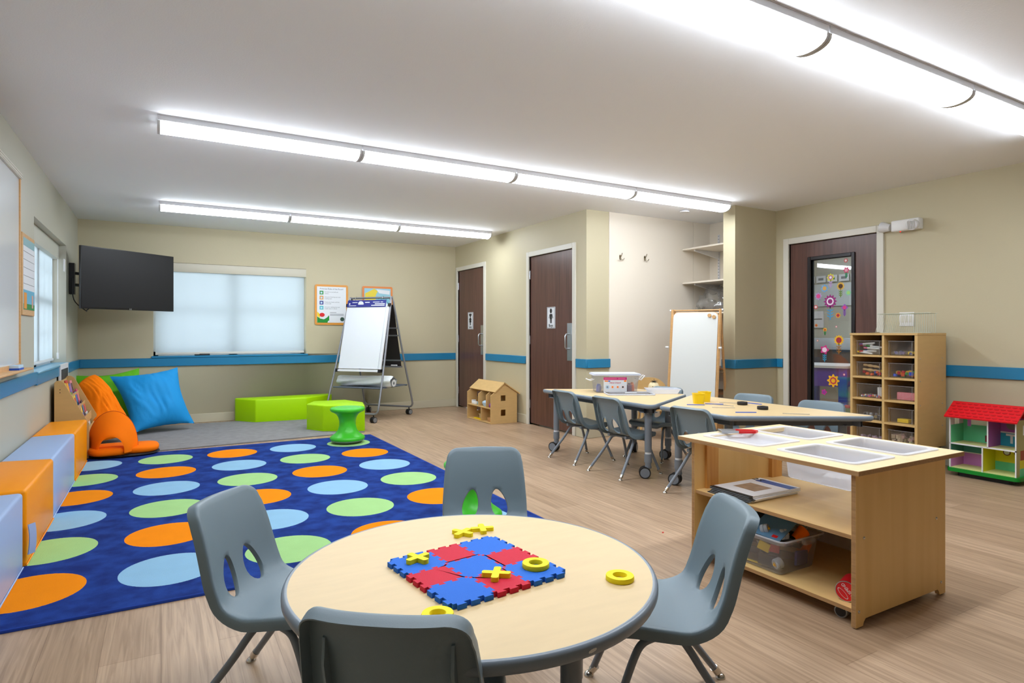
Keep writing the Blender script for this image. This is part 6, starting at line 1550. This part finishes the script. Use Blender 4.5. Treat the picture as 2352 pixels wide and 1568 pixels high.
hb_('curtain',bkx-0.001,bkx,0.155,0.18,0.37,0.46,pp['lilac']); hb_('curtain',bkx-0.001,bkx,0.02,0.04,0.37,0.46,pp['lilac'])
hb_('drawer_print',bkx-0.001,bkx,0.0,0.06,0.262,0.312,pp['maroon'])
MB().cyl((bkx-0.0015,-0.11,0.41),(bkx,-0.11,0.41),0.033,20).build('mirror_print', M['grey'], t)
hb_('basin_print',bkx-0.0012,bkx,-0.145,-0.075,0.330,0.345,M['white']); hb_('basin_print',bkx-0.0012,bkx,-0.118,-0.102,0.275,0.330,M['white']); hb_('vase_print',bkx-0.0012,bkx,-0.195,-0.165,0.365,0.395,pp['maroon'])
for y in (-0.08,-0.15): MB().cyl((bkx-0.0015,y,0.205),(bkx,y,0.205),0.024,18).build('plate_print', pp['maroon'], t); MB().cyl((bkx-0.0025,y,0.205),(bkx-0.0015,y,0.205),0.018,18).build('plate_print', M['paper'], t)
hb_('door_print',0.09,0.16,-0.005+0.0025,-0.001+0.0025,z0,0.15,pp['brick'])
MB().box(0,0.195,-hy+0.006,hy-0.0075,z0,z0+0.004).build('ground_floor', pp['floor'], t); MB().box(0.0,0.195,-hy+0.006,hy-0.0075,zm_-0.003,zm_+0.003).build('upper_floor', pp['floor'], t)
MB().box(0.0,0.195,-0.006,0.0-0.0016,z0+0.004,zm_-0.003).build('partition', pp['yel'], t); MB().box(0.0,0.195,-0.040,-0.034,zm_+0.003,z1).build('partition', pp['plum'], t)
for y,a,b_ in ((hy-0.006,z0,z1),(-hy,z0,z1),(-0.008,z0,zm_),(-0.042,zm_,z1)): hb_('edge_post',-0.006,0,y,y+0.008,a,b_,M['white'])
hb_('floor_edge',-0.006,0,-hy,hy,zm_-0.005,zm_+0.005,M['white'])
rf = MB(); vs = []
for y in (-0.235,0.235):
    for (x,z) in ((-0.045,0.452),(0.105,0.560),(0.098,0.568),(-0.049,0.461)): vs.append((x,y,z))
rf.faces(vs,[(0,1,2,3),(7,6,5,4),(0,4,5,1),(1,5,6,2),(2,6,7,3),(3,7,4,0)]); sg = rf
rf = MB(); vs = []
for y in (-0.235,0.235):
    for (x,z) in ((0.105,0.560),(0.235,0.455),(0.239,0.463),(0.100,0.569)): vs.append((x,y,z))
rf.faces(vs,[(0,1,2,3),(7,6,5,4),(0,4,5,1),(1,5,6,2),(2,6,7,3),(3,7,4,0)]); rf.build('roof', M['redroof'], t)
d_ = Vector((0.147,0,0.107)).normalized(); nn = Vector((-d_.z,0,d_.x))
for r_ in range(5):
    for k in range(11):
        y = -0.215+0.041*k+(0.02 if r_%2 else 0)
        if y > 0.22: continue
        base = Vector((-0.049,y,0.461))+d_*(0.018+r_*0.034)
        P = [(math.cos(a)*0.017,math.sin(a)*0.011) for a in [PI+PI*i/10 for i in range(11)]]
        vs = []
        for h_ in (0.0,0.0022):
            for (yy,ss) in P: vs.append(base+Vector((0,yy,0))+d_*(ss+0.008)+nn*h_*(1.0))
        n = len(P); sg.faces(vs,[tuple(range(n)),tuple(range(n,2*n))]+[(i,(i+1)%n,n+(i+1)%n,n+i) for i in range(n)], 1)
sg.build('roof', [M['redroof'], mat('red_shingle',(190,0,20),0.45)], t)

# ------------------------------------------------------------ camera, daylight, colour
cam = bpy.data.cameras.new('camera'); co = bpy.data.objects.new('camera', cam); C.objects.link(co)
cam.sensor_width = 36; cam.lens = 36*1409/2352; cam.shift_y = -20/2352; cam.clip_start = 0.02
co.location = (0,0,H); co.rotation_euler = (PI/2,0,-math.atan(806/1409))
bpy.context.scene.camera = co
w = bpy.data.worlds.new('daylight'); bpy.context.scene.world = w; w.use_nodes = True
bg = w.node_tree.nodes['Background']; bg.inputs['Color'].default_value = lin((226,238,250))+(1,); bg.inputs['Strength'].default_value = 3.6
vs_ = bpy.context.scene.view_settings
vs_.view_transform = 'Standard'; vs_.look = 'None'; vs_.gamma = 1.0; vs_.use_curve_mapping = False; vs_.exposure = 0.0
